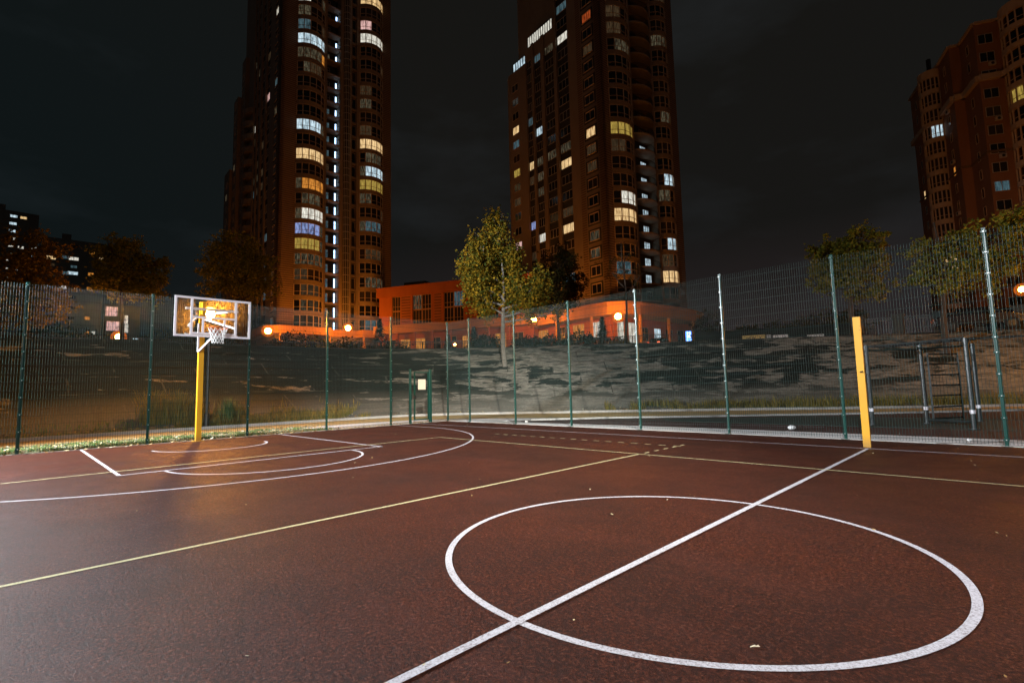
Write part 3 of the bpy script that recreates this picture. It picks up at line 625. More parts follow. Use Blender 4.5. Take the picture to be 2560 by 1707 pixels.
def t1_extra(root, wall, rust, dark, wins, balc, levels, wp):
    for (y0, y1, tp, x0) in ((24, 27, 79, -.8), (27, 30.5, 70.5, -1.6), (30.5, 35.5, 54, -2.2)):
        wall.box(x0, 2.0, y0+.001, y1, 4, tp)
        for z in levels:
            if z < tp-3: wins.add(win_mesh(1.5, 1.6, 2, 'frame', lit_for(wp(x0, (y0+y1)/2, z+1.6), T1LIT)), (x0-.004, (y0+y1)/2, z+.85), R(-90))
    wall.box(1.9, 12, 24, 35.5, 4, 54)
    for z in levels:
        if z > 66: continue
        key = 'sbalc'
        if key not in CACHE:
            b = MB(); arc = bay_pts(4.2, 1.3, 8); b.prism(arc+[(4.2, 0), (0, 0)], -.2, 0)
            for i in range(8): b.bar((*arc[i], .5), (*arc[i+1], .5), .05, .95)
            CACHE[key] = b.mesh('balcony', [M['wall']])
        balc.add(CACHE[key], (-.001, 23.8, z), R(-90))
T1 = tower('dark high tower on the left with a glass lift shaft and blue-white stair lights', (-94.2, 31.5), 86, 23.4, 30, 102, 16.1,
  [('rust', 0, 3.0), ('bay', 3.0, 8.4), ('wall', 8.4, 8.95), ('loggia', 8.95, 11.7, .25, 'stair'), ('col', 11.7, 12.5), ('lift', 12.5, 14.0), ('wall', 14.0, 14.35), ('slit', 14.35, 15.35), ('wall', 15.35, 16.1), ('bay', 16.1, 21.4), ('rust', 21.4, 23.4)],
  [('rust', 0, 1.6), ('win', 1.6, 4.3, None, True), ('pier', 4.3, 7.4), ('strip', 7.4, 10.2), ('pier', 10.2, 11.2), ('strip', 11.2, 13.8), ('pier', 13.8, 15), ('strip', 15, 17.1), ('pier', 17.1, 17.7), ('strip', 17.7, 19.5), ('pier', 19.5, 24)],
  None or T1LIT, (M['wall'], M['rust']), t1_extra)
T2LIT = (rows([(1572, 503)], 'L_white', 16, 18)+rows([(1568, 548)], 'L_warm', 34, 18)+rows([(1560, 334)], 'L_yellow', 34, 16)+rows([(1531, 57)], 'L_red', 12)+rows([(1556, 57)], 'L_dimc', 14)
  +rows([(1667, 466)], 'L_cool', 30, 15)+rows([(1655, 545)], 'L_warm', 7)+rows([(1686, 622)], 'L_cool', 7)+rows([(1670, 697)], 'L_warm', 26)+rows([(1655, 163)], 'L_yellow', 24)
  +rows([(1468, 45)], 'L_red', 14)+rows([(1480, 328)], 'L_warm', 16, 18)+rows([(1492, 585), (1492, 628)], 'L_dimw', 14)+rows([(1405, 93)], 'L_white', 16, 18)+rows([(1415, 356), (1380, 376)], 'L_dimw', 14)+rows([(1416, 399)], 'L_warm', 16)+rows([(1421, 564)], 'L_warm', 16)
  +rows([(1345, 318)], 'L_cool', 12)+rows([(1335, 177)], 'L_dimw', 8)+rows([(1341, 135)], 'L_dimc', 12)+rows([(1324, 410)], 'L_warm', 12)+rows([(1345, 392)], 'L_dimw', 10)+rows([(1345, 472)], 'L_dimw', 10)+rows([(1352, 588)], 'L_white', 12)+rows([(1330, 560)], 'L_blue', 9)
  +rows([(1293, 320)], 'L_warm', 12)+rows([(1295, 357)], 'L_dimc', 12)+rows([(1296, 427)], 'L_yellow', 12)+rows([(1300, 610)], 'L_pink', 12)
  +[(1628, 400+y, 'L_cool' if y > -70 else 'L_dimc', 14, 12) for y in (-64, -24, 15, 55, 95, 135, 176, 217, 256, 300)])
def t2_extra(root, wall, rust, dark, wins, balc, levels, wp):
    # rounded end of the left face, and the top storeys stepping back with lit strip windows
    wall.prism([(1.9+1.9*math.cos(R(a)), 24.4+1.9*math.sin(R(a))) for a in range(0, 360, 20)], 4, 66)
    wall.box(.3, 12, 19.8, 24.4, 4, 66); wall.box(.3, 12, 11.2, 19.8, 66, 69)
    wall.box(2.5, 12, 11.3, 24.4, 69, 88)
    b = MB()
    for (y0, y1, z0, n, c) in ((20.3, 24.2, 66.2, 5, 1), (12.2, 19.4, 69.3, 11, 2)):
        b.box(1.0, 2.4, y0, y1, z0+2.2, z0+2.5, 0); b.box(.62, 2.4, y0, y1, z0-.2, z0, 0)
        for i in range(n+1): y = y0+(y1-y0)*i/n; b.box(.72, .84, y-.07, y+.07, z0, z0+2.2, 0)
        b.add([(.8, y0, z0), (.8, y1, z0), (.8, y1, z0+2.2), (.8, y0, z0+2.2)], [(0,3,2,1)], c)
    b.build('strip_window', [M['dark'], M['L_cool'], M['L_white']], root)
T2 = tower('brown high tower on the right of the pair with round glazed bays and stacked balconies', (-43.07, 64.56), 83, 21.8, 26, 102, 18.7,
  [('rust', 0, 1.8), ('bay', 1.8, 7.6), ('wall', 7.6, 8.2), ('loggia', 8.2, 13.9, 1.3, 'balc'), ('wall', 13.9, 14.5), ('bay', 14.5, 18.9), ('rust', 18.9, 21.8)],
  [('rust', 0, 1.1), ('win', 1.1, 4.4, None, True), ('rust', 4.4, 5.5), ('pier', 5.5, 7.6), ('strip', 7.6, 10.6), ('pier', 10.6, 11.4), ('strip', 11.4, 14.1, 69), ('pier', 14.1, 15.0, 69), ('strip', 15.0, 17.1, 69), ('pier', 17.1, 17.7, 69), ('strip', 17.7, 19.4, 69), ('pier', 19.4, 21.2, 66), ('win', 21.2, 24.4, 66, False)],
  T2LIT, (M['wall'], M['rust']), t2_extra)
# podium of the right tower
T2R = Matrix.Rotation(R(83), 3, 'Z')
pod = thing('podium', 'bright orange-lit canopy and shop front at the foot of the right tower', 'building', (-43.07, 64.56, 0), R(83))
b = MB(); can = [(-3.0, 34), (-3.0, 2), (-2.6, -1.5), (-.8, -3.4), (2, -4.2), (10, -4.3), (18, -3.6), (23, -2.2), (23, .0), (0, 0), (0, 34)]
b.prism(can, 12.3, 13.9); b.prism([(x*1.0, y*1.0) for x, y in [(-3.25, 34.2), (-3.25, 2), (-2.8, -1.7), (-.9, -3.65), (2, -4.45), (10, -4.55), (18, -3.85), (23.3, -2.4), (23.3, 0), (0, -.001), (0, 34.2)]], 13.901, 14.25); b.build('canopy', M['podium'], pod)
b = MB(); b.box(-.3, 0, 0, 34, 5, 12.299); b.box(0, 22, -.3, 0, 5, 12.299); b.build('wall', M['low'], pod)
pt = rows([(1545, 815), (1575, 815)], 'L_white', 22, 40)+rows([(1630, 833), (1640, 833)], 'L_cool', 9, 14)+rows([(1290, 830), (1400, 818)], 'L_orange', 5, 4)
for y in (2.5, 7, 11.5, 16, 20.5, 25, 29.5): inst(win_mesh(2.6, 3.0, 3, 'frameo', 'L_white' if y == 2.5 else ('L_orange' if y in (7, 16, 25) else 'glass'), .62), 'window', pod, (-.304, y, 8.8), R(-90))
for x in (1.8, 4.6): inst(win_mesh(1.7, 4.0, 2, 'framew', 'L_white', .6), 'window', pod, (x, -.304, 7.6))
for x in (8, 11.6, 15, 18.5): inst(win_mesh(2.0, 2.4, 2, 'frameo', 'L_cool' if x == 11.6 else 'glass', .6), 'window', pod, (x, -.304, 8.6))
for x, y in ((-2.5, 2), (-2.5, 10), (-2.5, 18), (-2.5, 26), (2.5, -3.7), (10, -3.8), (18, -3.2)): MB().tube((x, y, 5), (x, y, 12.299), .28, 12).build('column', M['podium'], pod)
# low annexe between the towers
A0 = at(948, 725, 105.5); A1 = at(1330, 690, 91); ang = math.atan2(A1.y-A0.y, A1.x-A0.x); LEN = (A1-A0).xy.length
an = thing('office_annexe', 'low red-orange office wing between the two towers with tall windows', 'building', (A0.x, A0.y, 0), ang)
def annx(px, py=760):
    d = ray(px, py); # intersection with the front plane, local x
    ux, uy = math.cos(ang), math.sin(ang); det = d.x*(-uy)-d.y*(-ux); t = ((A0.x-CAM.x)*(-uy)-(A0.y-CAM.y)*(-ux))/det; x = CAM.x+d.x*t; y = CAM.y+d.y*t; return (x-A0.x)*ux+(y-A0.y)*uy
segs = [(948, 980, 'w'), (980, 1001, 'g'), (1001, 1004, 'w'), (1004, 1026, 'r'), (1026, 1031, 'w'), (1031, 1078, 'g'), (1078, 1086, 'w'), (1086, 1103, 'r'), (1103, 1109, 'w'), (1109, 1159, 'g'), (1159, 1168, 'w'), (1168, 1184, 'r'), (1184, 1192, 'w'), (1192, 1246, 'g'), (1246, 1250, 'w'), (1250, 1266, 'r'), (1266, 1330, 'w')]
wl = MB(); rs = MB(); X = annx
for a, c, kd in segs:
    xa, xc = X(a), X(c)
    if kd == 'w': wl.box(xa, xc, 0, .5, 14.2, 20.2)
    elif kd == 'r': MB().box(xa, xc, -.02, .5, 14.2, 20.2).build('rusticated_panel', M['lowrust'], an)
    else:
        nn = 3 if c-a > 30 else 2
        for part in range(2):
            if nn == 2 and part: continue
            w = (xc-xa)/(2 if nn == 3 else 1); x = xa+w*(part+.5)
            for zi, z in enumerate((14.25, 17.25)):
                mt = 'glass'
                if a == 1192 and zi == 1 and not part: mt = 'L_blue'
                if a == 1031 and zi == 1 and not part: mt = 'L_dimw'
                if a == 1109 and zi == 1 and part: mt = 'L_dimc'
                inst(win_mesh(round(w-.12, 2), 2.9, 3, 'frameo', mt, .3), 'window', an, (x, .2, z))
        wl.box(xa, xc, .3, .5, 14.2, 20.2)
wl.box(X(948), LEN, .5, 14, 4, 20.2)
wl.build('wall', M['low'], an)
b = MB(); b.box(-.3, LEN+.3, -.5, 14, 20.2, 21.9); b.box(-.4, LEN+.4, -.65, 14.1, 21.901, 22.15); b.build('parapet', M['low'], an)
b = MB(); b.box(-.3, LEN, -1.6, .5, 12.6, 14.2); b.build('canopy', M['podium'], an)
b = MB(); b.box(4, 9, 3, 6, 22.15, 23.6); b.build('roof_hatch', M['wall_dark'], an)
for i in range(9): inst(win_mesh(2.2, 2.6, 2, 'frameo', 'L_orange' if i in (1, 2, 5, 7) else 'glass', .6), 'window', an, (2.5+i*3.4, .44, 8.9))
for i in range(8): MB().box(.8+i*3.9, 1.3+i*3.9, -1.4, -.9, 5, 12.6).build('column', M['low'], an)
# canopy at the foot of the left tower
pc = thing('podium', 'orange-lit canopy band at the foot of the left tower above dark shrubs', 'building', (-94.2, 31.5, 0), R(86))
b = MB(); b.prism([(-2.5, 20), (-2.5, -1), (-.5, -3.2), (9, -3.4), (9.5, -1), (15, -1), (15.5, -3.2), (25, -3.2), (25, 0), (0, -.002), (0, 20)], 12.2, 13.6); b.build('canopy', M['podium'], pc)
b = MB(); b.box(-.3, -.002, 0, 20, 5, 12.199); b.box(0, 23, -.3, -.002, 5, 12.199); b.build('wall', M['wall'], pc)
for x in (2, 6, 10, 14.5, 18.5, 21.5): inst(win_mesh(2.2, 2.4, 2, 'frameo', 'glass', .6), 'window', pc, (x, -.306, 8.6))
for x in (0, 4.5, 9, 16, 20.5, 24.5): MB().tube((x, -2.6, 5), (x, -2.6, 12.199), .22, 10).build('column', M['podium'], pc)
# ------------------------------------------------------------------ brick building on the right
RZ = 57.0
rp = [(2276, 252), (2300, 214), (2318, 196), (2345, 166), (2371, 122), (2397, 117), (2433, 64), (2492, 53), (2520, 33), (2600, 20)]
def roofpt(px, py, z=RZ):
    d = ray(px, py); t = (z-CAM.z)/d.z; return (CAM.x+d.x*t, CAM.y+d.y*t)
C0 = roofpt(2433, 64)
cb = thing('brick_apartment_block', 'red brick apartment block with stepped facets and a glazed bay, at the right edge', 'building', (C0[0], C0[1], 0))
RP = [Vector(roofpt(*q))-Vector(C0) for q in rp]
back = [RP[-1]+Vector((22, 30)), RP[0]+Vector((18, 20))]
wl = MB(); wl.prism([tuple(v) for v in RP+back], 4, RZ); wl.build('wall', M['wall_red'], cb)
def ring(zz, hh, out, mat, name):
    b = MB()
    for a, c in zip(RP[:-1], RP[1:]):
        d = (c-a).normalized(); nrm = Vector((d.y, -d.x))
        mid = (a+c)/2+Vector(C0)
        if nrm.dot(Vector((CAM.x, CAM.y))-mid) < 0: nrm = -nrm
        q0 = a+nrm*out/2-d*out*.3; q1 = c+nrm*out/2+d*out*.3; b.bar((q0.x, q0.y, zz), (q1.x, q1.y, zz), out, hh)
    return b.build(name, mat, cb)
ring(RZ+.15, .35, .35, M['cream'], 'roof_edge'); ring(RZ-9, .9, .6, M['cream'], 'cornice'); 
for zz in (RZ-21, RZ-33, RZ-42): ring(zz, .35, .16, M['wall_olive'], 'string_course')
def facewin(i, f, z, w, h, nx, mt, frame='framew', sur=None, out=.02):
    a, c = RP[i], RP[i+1]; d = (c-a).normalized(); nrm = Vector((d.y, -d.x)); p_ = a.lerp(c, f); 
    if nrm.dot(Vector((CAM.x, CAM.y))-(p_+Vector(C0))) < 0: nrm = -nrm
    o = inst(win_mesh(w, h, nx, frame, mt, None, sur), 'window', cb, (p_.x+nrm.x*out, p_.y+nrm.y*out, z), math.atan2(nrm.y, nrm.x)+math.pi/2); return o, nrm, p_
acm = MB(); acm.box(-.42, .42, -.36, 0, 0, .6, 0); acm.tube((0, -.361, .3), (0, -.372, .3), .22, 16, 1); acm = acm.mesh('air_conditioner', [M['framew'], M['dark']])
zz = RZ-3.4; i = 0
while zz > 8:
    o, nrm, p_ = facewin(6, .42, zz, 1.95, 1.6, 2, 'L_dimc' if i == 8 else 'glass')
    if i in (1, 4, 6, 9): inst(acm, 'air_conditioner', cb, (p_.x+nrm.x*.02+.4, p_.y+nrm.y*.02, zz-.9), math.atan2(nrm.y, nrm.x)+math.pi/2)
    facewin(3, .5, zz, .9, 1.6, 1, 'L_orange' if i == 6 else 'glass', 'frame'); facewin(5, .5, zz, .9, 1.6, 1, 'glass', 'frame'); facewin(0, .5, zz, .9, 1.6, 1, 'L_warm' if i == 6 else 'glass', 'frame')
    if i in (2, 5, 8): 
        a, c = RP[3], RP[4]; inst(acm, 'air_conditioner', cb, (a.x*.5+c.x*.5, a.y*.5+c.y*.5-.1, zz-.9), R(-60))
    zz -= 3.0; i += 1
def turret(ctr, r, name, top, litk):
    b = MB(); seg = [R(150+i*24) for i in range(9)]
    dirc = math.atan2(CAM.y-(ctr.y+C0[1]), CAM.x-(ctr.x+C0[0])); an_ = [dirc+R(-80+20*i) for i in range(9)]
    z = top; k = 0
    cyl = lambda rr: [(ctr.x+rr*math.cos(2*math.pi*i/20), ctr.y+rr*math.sin(2*math.pi*i/20)) for i in range(20)]
    b.prism(cyl(r*.85), 4, top, 1); b.prism(cyl(r*1.05), top-1.3, top+.2, 0)
    z = top-1.3-2.1
    while z > 6:
        b.prism(cyl(r*1.04), z-.85, z, 0)
        for a in an_: b.bar((ctr.x+r*math.cos(a), ctr.y+r*math.sin(a), z), (ctr.x+r*math.cos(a), ctr.y+r*math.sin(a), z+2.1), .2, .2, 0)
        for a0, a1 in zip(an_[:-1], an_[1:]): b.bar((ctr.x+r*math.cos(a0), ctr.y+r*math.sin(a0), z+.65), (ctr.x+r*math.cos(a1), ctr.y+r*math.sin(a1), z+.65), .07, .07, 0)
        if k in litk:
            lt = MB(); rr = r*.93; s0, s1, mt = litk[k]
            for a0, a1 in list(zip(an_[:-1], an_[1:]))[s0:s1]: lt.add([(ctr.x+rr*math.cos(a0), ctr.y+rr*math.sin(a0), z), (ctr.x+rr*math.cos(a1), ctr.y+rr*math.sin(a1), z), (ctr.x+rr*math.cos(a1), ctr.y+rr*math.sin(a1), z+2.1), (ctr.x+rr*math.cos(a0), ctr.y+rr*math.sin(a0), z+2.1)], [(0,1,2,3)])
            lt.build('lit_bay_window', M[mt], cb)
        z -= 3.0; k += 1
    b.sphere((ctr.x, ctr.y, top+.2), r*.7, 12, 6, 2, .5); b.tube((ctr.x, ctr.y, top+1), (ctr.x, ctr.y, top+3.0), .35, 8, 2)
    b.build(name, [M['cream'], M['glass'], M['dark']], cb)
tc_ = roofpt(2324, 188); turret(Vector(tc_)-Vector(C0)+(CAM.xy-Vector(tc_)).normalized()*.9, 1.75, 'bay_turret', RZ-.5, {3: (3, 6, 'L_cool'), 11: (2, 6, 'L_warm')})
turret(RP[8]+(RP[9]-RP[8])*.5, 2.8, 'bay_turret', RZ+.8, {4: (1, 3, 'L_yellow')})
# ------------------------------------------------------------------ far blocks on the left
def farblock(label, px0, px1, ytop, dist, depth, lights, wsz, wmat='far', pitch=(3, 3), rise=0):
    a = at(px0, ytop, dist); c = at(px1, ytop, dist+rise); ang = math.atan2(c.y-a.y, c.x-a.x); L = (c-a).xy.length
    r = thing('apartment_block', label, 'building', (a.x, a.y, 0), ang)
    # outward (towards the camera) is local -y if the camera lies there
    sgn = -1 if (Matrix.Rotation(-ang, 2) @ (CAM.xy-a.xy)).y < 0 else 1
    b = MB(); b.box(0, L, 0, -sgn*depth, 3, a.z); b.box(L*.3, L*.45, -sgn*2, -sgn*6, a.z, a.z+2.5); b.build('wall', M[wmat], r)
    seen = []
    for (px, py, mt, wd) in lights:
        d = ray(px, py); ux, uy = math.cos(ang), math.sin(ang); det = d.x*(-uy)+d.y*ux; t = ((a.x-CAM.x)*(-uy)+(a.y-CAM.y)*ux)/det
        p_ = CAM+d*t; x = (p_.x-a.x)*ux+(p_.y-a.y)*uy
        if 0 < x < L and p_.z < a.z: inst(win_mesh(wd, wsz, 2, 'dark', mt), 'window', r, (x, sgn*.03, p_.z-wsz/2), 0 if sgn < 0 else math.pi); seen.append((x, p_.z))
    z = a.z-3; n = 0
    while z > 14:
        x = 3
        while x < L-3 and n < 75:
            if all(abs(x-sx) > 2.6 or abs(z+.7-sz) > 1.6 for sx, sz in seen): inst(win_mesh(1.9, 1.1, 2, 'wall_dark', random.choice(('glass',)*8+('L_dimw', 'L_dimc', 'L_faint'))), 'window', r, (x, sgn*.03, z), 0 if sgn < 0 else math.pi); n += 1
            x += 6.2
        z -= 3.9
    return r
farblock('far dark apartment block with a column of white lit stair windows at the left edge', -60, 100, 512, 262, 18,
  [(36.8,522,'L_white',2.02),(34.7,540.8,'L_cool',2.02),(59,545,'L_warm',1.90),(32.7,559,'L_cool',2.02),(31,577.5,'L_cool',2.02),(29.5,596.5,'L_white',1.90),(27.4,614.4,'L_white',1.68),(52,619,'L_white',1.68),(85,620,'L_white',1.46),(26,633.6,'L_dimw',1.68),(49,636.5,'L_white',1.68),(81,642,'L_cool',1.68),(22.5,652.6,'L_white',1.68),(20,671.5,'L_white',1.68),(47,674,'L_white',1.90),(79,676,'L_dimw',1.34),(19.6,691,'L_white',1.68),(40,711,'L_dimw',1.68),(4,845,'L_dimw',1.68),(18,728,'L_dimw',1.68),(86,791,'L_pink',1.68),(60,760,'L_dimw',1.68)], 1.05)
farblock('far lower apartment block with scattered orange lit windows behind the trees on the left', 106, 262, 590, 250, 18,
  [(128,644,'L_warm',2.64),(163,643,'L_dimc',2.24),(184.5,647,'L_white',2.90),(230,632,'L_orange',1.72),(255,648,'L_warm',1.72),(182,683,'L_cool',3.04),(227,686,'L_orange',1.72),(155.6,718,'L_white',2.38),(156.5,738,'L_orange',2.24),(223,721.6,'L_orange',1.58),(218,795.6,'L_orange',1.58),(217,832,'L_orange',1.45),(233,832,'L_white',1.06),(164,683,'L_dimc',1.98),(120,716,'L_white',1.98)], 1.3)
farblock('dim low block with two bright grid windows, beside the sodium lamp left of the hoop', 262, 352, 760, 170, 14,
  [(279,778.6,'L_pink',2.6),(282,815,'L_pink',2.8),(316,800,'L_white',.9),(316,820,'L_white',.9),(343.5,857,'L_cool',2.2),(342,874,'L_cool',1.6)], 2.6, 'dark')
# ------------------------------------------------------------------ trees
def tree(label, base, height, trunk_r, blobs, leafmat, count, size, cat='tree', name='tree', trunkmat='trunk', lean=(0, 0), droop=.0, group=None, seed=1, fork=.35):
    rnd = random.Random(seed); root = thing(name, label, cat, base, 0, group)
    b = MB(); top = Vector((lean[0], lean[1], height)); pts = []; rs = []
    for i in range(8):
        f = i/7; pts.append(Vector((lean[0]*f**1.3+.10*math.sin(f*7+seed), lean[1]*f**1.3+.10*math.cos(f*5+seed), height*f))); rs.append(trunk_r*(1-.85*f)+.015)
    b.path(pts, rs, 8)
    tips = []
    for (cx, cy, cz, rx, rz) in blobs:
        c = Vector((cx, cy, cz)); f = max(fork*.6, min(.9, (cz-rz*.9)/height)); k = f*7; i = int(min(6, k)); st = pts[i].lerp(pts[i+1], k-i)
        mid = st.lerp(c, .5)+Vector((0, 0, -.1*rz)); r0 = trunk_r*.5
        b.path([st, mid, c], [r0, r0*.7, r0*.35], 6)
        for j in range(7):
            a = rnd.uniform(0, 6.28); e = rnd.uniform(-.3, 1); q = c+Vector((math.cos(a)*rx*.8, math.sin(a)*rx*.8, e*rz*.8)); s_ = mid.lerp(c, rnd.random()); b.path([s_, s_.lerp(q, .5)+Vector((0, 0, .12*rz)), q], [r0*.32, r0*.2, .01], 5); tips.append((s_, q))
    b.build('trunk', M[trunkmat], root)
    lv = MB(); tot = sum(bl[3]**2*bl[4] for bl in blobs)
    V, F = lv.v, lv.f
    for (cx, cy, cz, rx, rz) in blobs:
        n = int(count*rx*rx*rz/tot); nc = max(8, n//26)
        for _ in range(nc):
            # cluster centre on or near the surface of the blob
            while True:
                d = Vector((rnd.gauss(0, 1), rnd.gauss(0, 1), rnd.gauss(0, 1))).normalized(); rad = rnd.random()**.45
                q = Vector((d.x*rx*rad, d.y*rx*rad, d.z*rz*rad))
                if rnd.random() < .14: q *= 1.28
                if noise.noise(Vector((cx+q.x, cy+q.y, cz+q.z))*.9+Vector((seed*3.1, 0, 0))) > -.06 or rnd.random() < .12: break
            cr = rnd.uniform(.12, .30)*max(.8, min(rx, 2.2)); 
            for _ in range(26):
                o = Vector((rnd.gauss(0, cr*.6), rnd.gauss(0, cr*.6), rnd.gauss(0, cr*.5)*(1+droop*2)-droop*rnd.random()*cr*2)); p_ = Vector((cx, cy, cz))+q+o
                s_ = size*rnd.uniform(.55, 1.2); u = Vector((rnd.gauss(0, 1), rnd.gauss(0, 1), rnd.gauss(0, 1)*.7)).normalized(); w = u.cross(Vector((rnd.gauss(0, 1), rnd.gauss(0, 1), rnd.gauss(0, 1)))).normalized()
                i = len(V); V += [tuple(p_-u*s_*.5), tuple(p_+w*s_*.36), tuple(p_+u*s_*.6), tuple(p_-w*s_*.36)]; F.append((i, i+1, i+2, i+3)); lv.m.append(0)
    lv.build('crown', M[leafmat], root)
    return root
def on_ground(px, dist):
    p_ = at(px, 870, dist); return (p_.x, p_.y, gz(p_.x, p_.y)-.05)
rgt = Vector((math.cos(R(44.8)), math.sin(R(44.8)), 0)); fwd = Vector((math.cos(R(134.8)), math.sin(R(134.8)), 0))
def bl(dist, base, lst):
    """blobs given as (px, py, r_px, rz_px, depth shift) on the photograph, turned into metres round the tree"""
    out = []; 
    for (px, py, rp_, rzp, dd) in lst:
        q = at(px, py, dist+dd)-Vector(base); s = (at(px, py, dist).xy-CAM.xy).length/math.cos(math.atan((px-1280)/FPX))*math.cos(math.atan((px-1280)/FPX)) ; mpp = dist*math.cos(math.atan((px-1280)/FPX))/FPX
        out.append((q.x, q.y, q.z, rp_*mpp, rzp*mpp))
    return out
bb = at(1264, 893, 31.5); bb = (bb.x, bb.y, gz(bb.x, bb.y)-.1)
M['birchbark'] = simple('birch_bark', (.20, .19, .16), .85, 0, .6, 6)
tree('slender birch with yellow-green hanging leaves and a pale leaning trunk, growing from the slope', bb, 8.2, .15, bl(31.5, bb, [(1240, 565, 28, 42, 0), (1218, 612, 50, 40, .5), (1192, 660, 46, 54, -.4), (1262, 650, 44, 60, .6), (1190, 705, 32, 44, 0), (1240, 715, 48, 48, 1), (1290, 720, 34, 44, 0), (1345, 705, 32, 40, .5), (1330, 745, 44, 28, 0), (1398, 780, 16, 24, 0), (1212, 755, 26, 34, 0), (1282, 765, 24, 28, .5), (1180, 735, 20, 34, 0), (1316, 775, 20, 18, 0)]), 'leafbirch', 34000, .17, 'tree', 'birch_tree', 'birchbark', tuple(((at(1248, 640, 31.5)-Vector(bb)).xy)), 1.0, seed=3)
def tr(label, px, dist, h, blobs, mat, cnt, sz, seed, r=.2, name='tree', group='autumn trees on the upper level'):
    g_ = on_ground(px, dist); return tree(label, g_, h, r, bl(dist, g_, blobs), mat, cnt, sz, 'tree', name, seed=seed, group=group)
tr('dim rust-coloured tree at the left edge, before the far block with white windows', 60, 62, 9, [(40, 640, 60, 55, 0), (100, 625, 50, 50, 1), (60, 700, 80, 60, 0), (110, 760, 60, 60, 0), (20, 760, 60, 60, 0)], 'leafred', 9000, .3, 11)
tr('broad golden-brown tree left of the hoop, over the sodium lamp', 300, 58, 9, [(280, 640, 46, 46, 0), (330, 650, 48, 50, 1), (300, 700, 60, 46, 0), (380, 690, 40, 46, 1), (360, 730, 50, 30, 0), (270, 610, 26, 20, 0), (410, 660, 24, 24, 0)], 'leafbrown', 11000, .26, 12)
tr('rounded olive-brown tree between the hoop and the left tower', 610, 60, 10, [(590, 620, 50, 46, 0), (555, 650, 50, 50, 1), (640, 650, 48, 50, 0), (600, 700, 76, 46, 0), (660, 710, 44, 44, 0), (540, 710, 40, 40, 0)], 'leafbrown', 12000, .26, 13)
tr('dark leafy tree behind the birch, before the right tower', 1400, 50, 8, [(1400, 660, 46, 44, 0), (1385, 710, 56, 44, 0), (1440, 715, 36, 34, 0), (1395, 750, 50, 26, 0)], 'leafdark', 8000, .26, 14)
tr('golden-brown tree left of the red brick block, seen over the fence top', 2140, 46, 7.5, [(2165, 600, 46, 42, 0), (2100, 620, 50, 34, 1), (2050, 650, 42, 40, 0), (2180, 650, 40, 46, 0), (2110, 680, 70, 36, 0), (2160, 720, 54, 30, 0), (2060, 710, 40, 28, 0)], 'leafbrown', 12000, .24, 15)
tr('yellow-green tree with a forked pale trunk, right, before the red brick block', 2372, 37, 7.6, [(2330, 640, 60, 50, 0), (2400, 610, 60, 50, 1), (2480, 600, 70, 60, 0), (2540, 620, 60, 70, 0), (2380, 690, 70, 44, 0), (2460, 680, 70, 50, 0), (2310, 700, 50, 30, 0), (2550, 560, 50, 50, 0)], 'leafbrown', 9500, .17, 16, .16)
tr('bare thin tree before the round bays of the right tower', 1568, 45, 9.5, [(1560, 650, 40, 50, 0), (1530, 680, 36, 50, 0), (1600, 690, 40, 50, 0)], 'leafdark', 260, .14, 17, .12)
tr('small dark tree at the right of the shop canopy, over the slope', 1765, 70, 4, [(1765, 800, 30, 26, 0), (1780, 830, 34, 22, 0), (1745, 825, 26, 24, 0)], 'leafdark', 3000, .22, 18)
for i, (px, py, r_, d_) in enumerate([(1870, 832, 30, 66), (1950, 825, 40, 66), (2020, 815, 44, 64), (2085, 805, 44, 60), (2130, 800, 34, 60)]):
    tr(['low dark treetop left of the yellow banner', 'low dark treetop above the pale banners', 'dark rounded treetop between the banners and the yellow post', 'tall dark treetop left of the yellow post top', 'dark treetop just behind the yellow post top'][i], px, d_, 3.5, [(px, py, r_, 26, 0), (px+10, py+22, r_*1.1, 20, 0)], 'leafdark', 2600, .24, 30+i, .12, 'tree', 'dark trees behind the right rim')
def conifer(label, px, py_top, dist, w):
    g_ = on_ground(px, dist); h = at(px, py_top, dist).z-g_[2]; rnd = random.Random(int(px)); root = thing('conifer', label, 'tree', g_, 0, 'dark conifers below the towers')
    MB().tube((0, 0, 0), (0, 0, h*.95), .1, 6, 0, .02).build('trunk', M['trunk'], root); lv = MB()
    for k in range(int(900)):
        f = rnd.random()**.8; z = h*(.05+.95*f); rr = w*(1-f)*rnd.uniform(.5, 1.05)*(1+.25*math.sin(z*9)); a = rnd.uniform(0, 6.28); p_ = Vector((math.cos(a)*rr, math.sin(a)*rr, z-.15*rr)); d = Vector((math.cos(a), math.sin(a), -.35))*rnd.uniform(.25, .5); s_ = Vector((-math.sin(a), math.cos(a), 0))*.12
        lv.add([p_-d*.5-s_, p_-d*.5+s_, p_+d], [(0,1,2)])
    lv.build('crown', M['bush'], root)
conifer('pointed dark conifer in front of the right bays of the left tower', 950, 798, 72, 2.1)
conifer('narrow dark conifer against the annexe canopy, left of the corner fence post', 1120, 838, 66, 1.0)
conifer('dark conifer under the annexe canopy, right of the corner fence post', 1185, 818, 64, 1.5)
conifer('dark conifer between the two shop windows left of the lamp', 1508, 793, 56, 1.1)
conifer('short dark conifer right of the lamp before the white shop window', 1476, 836, 56, 1.3)
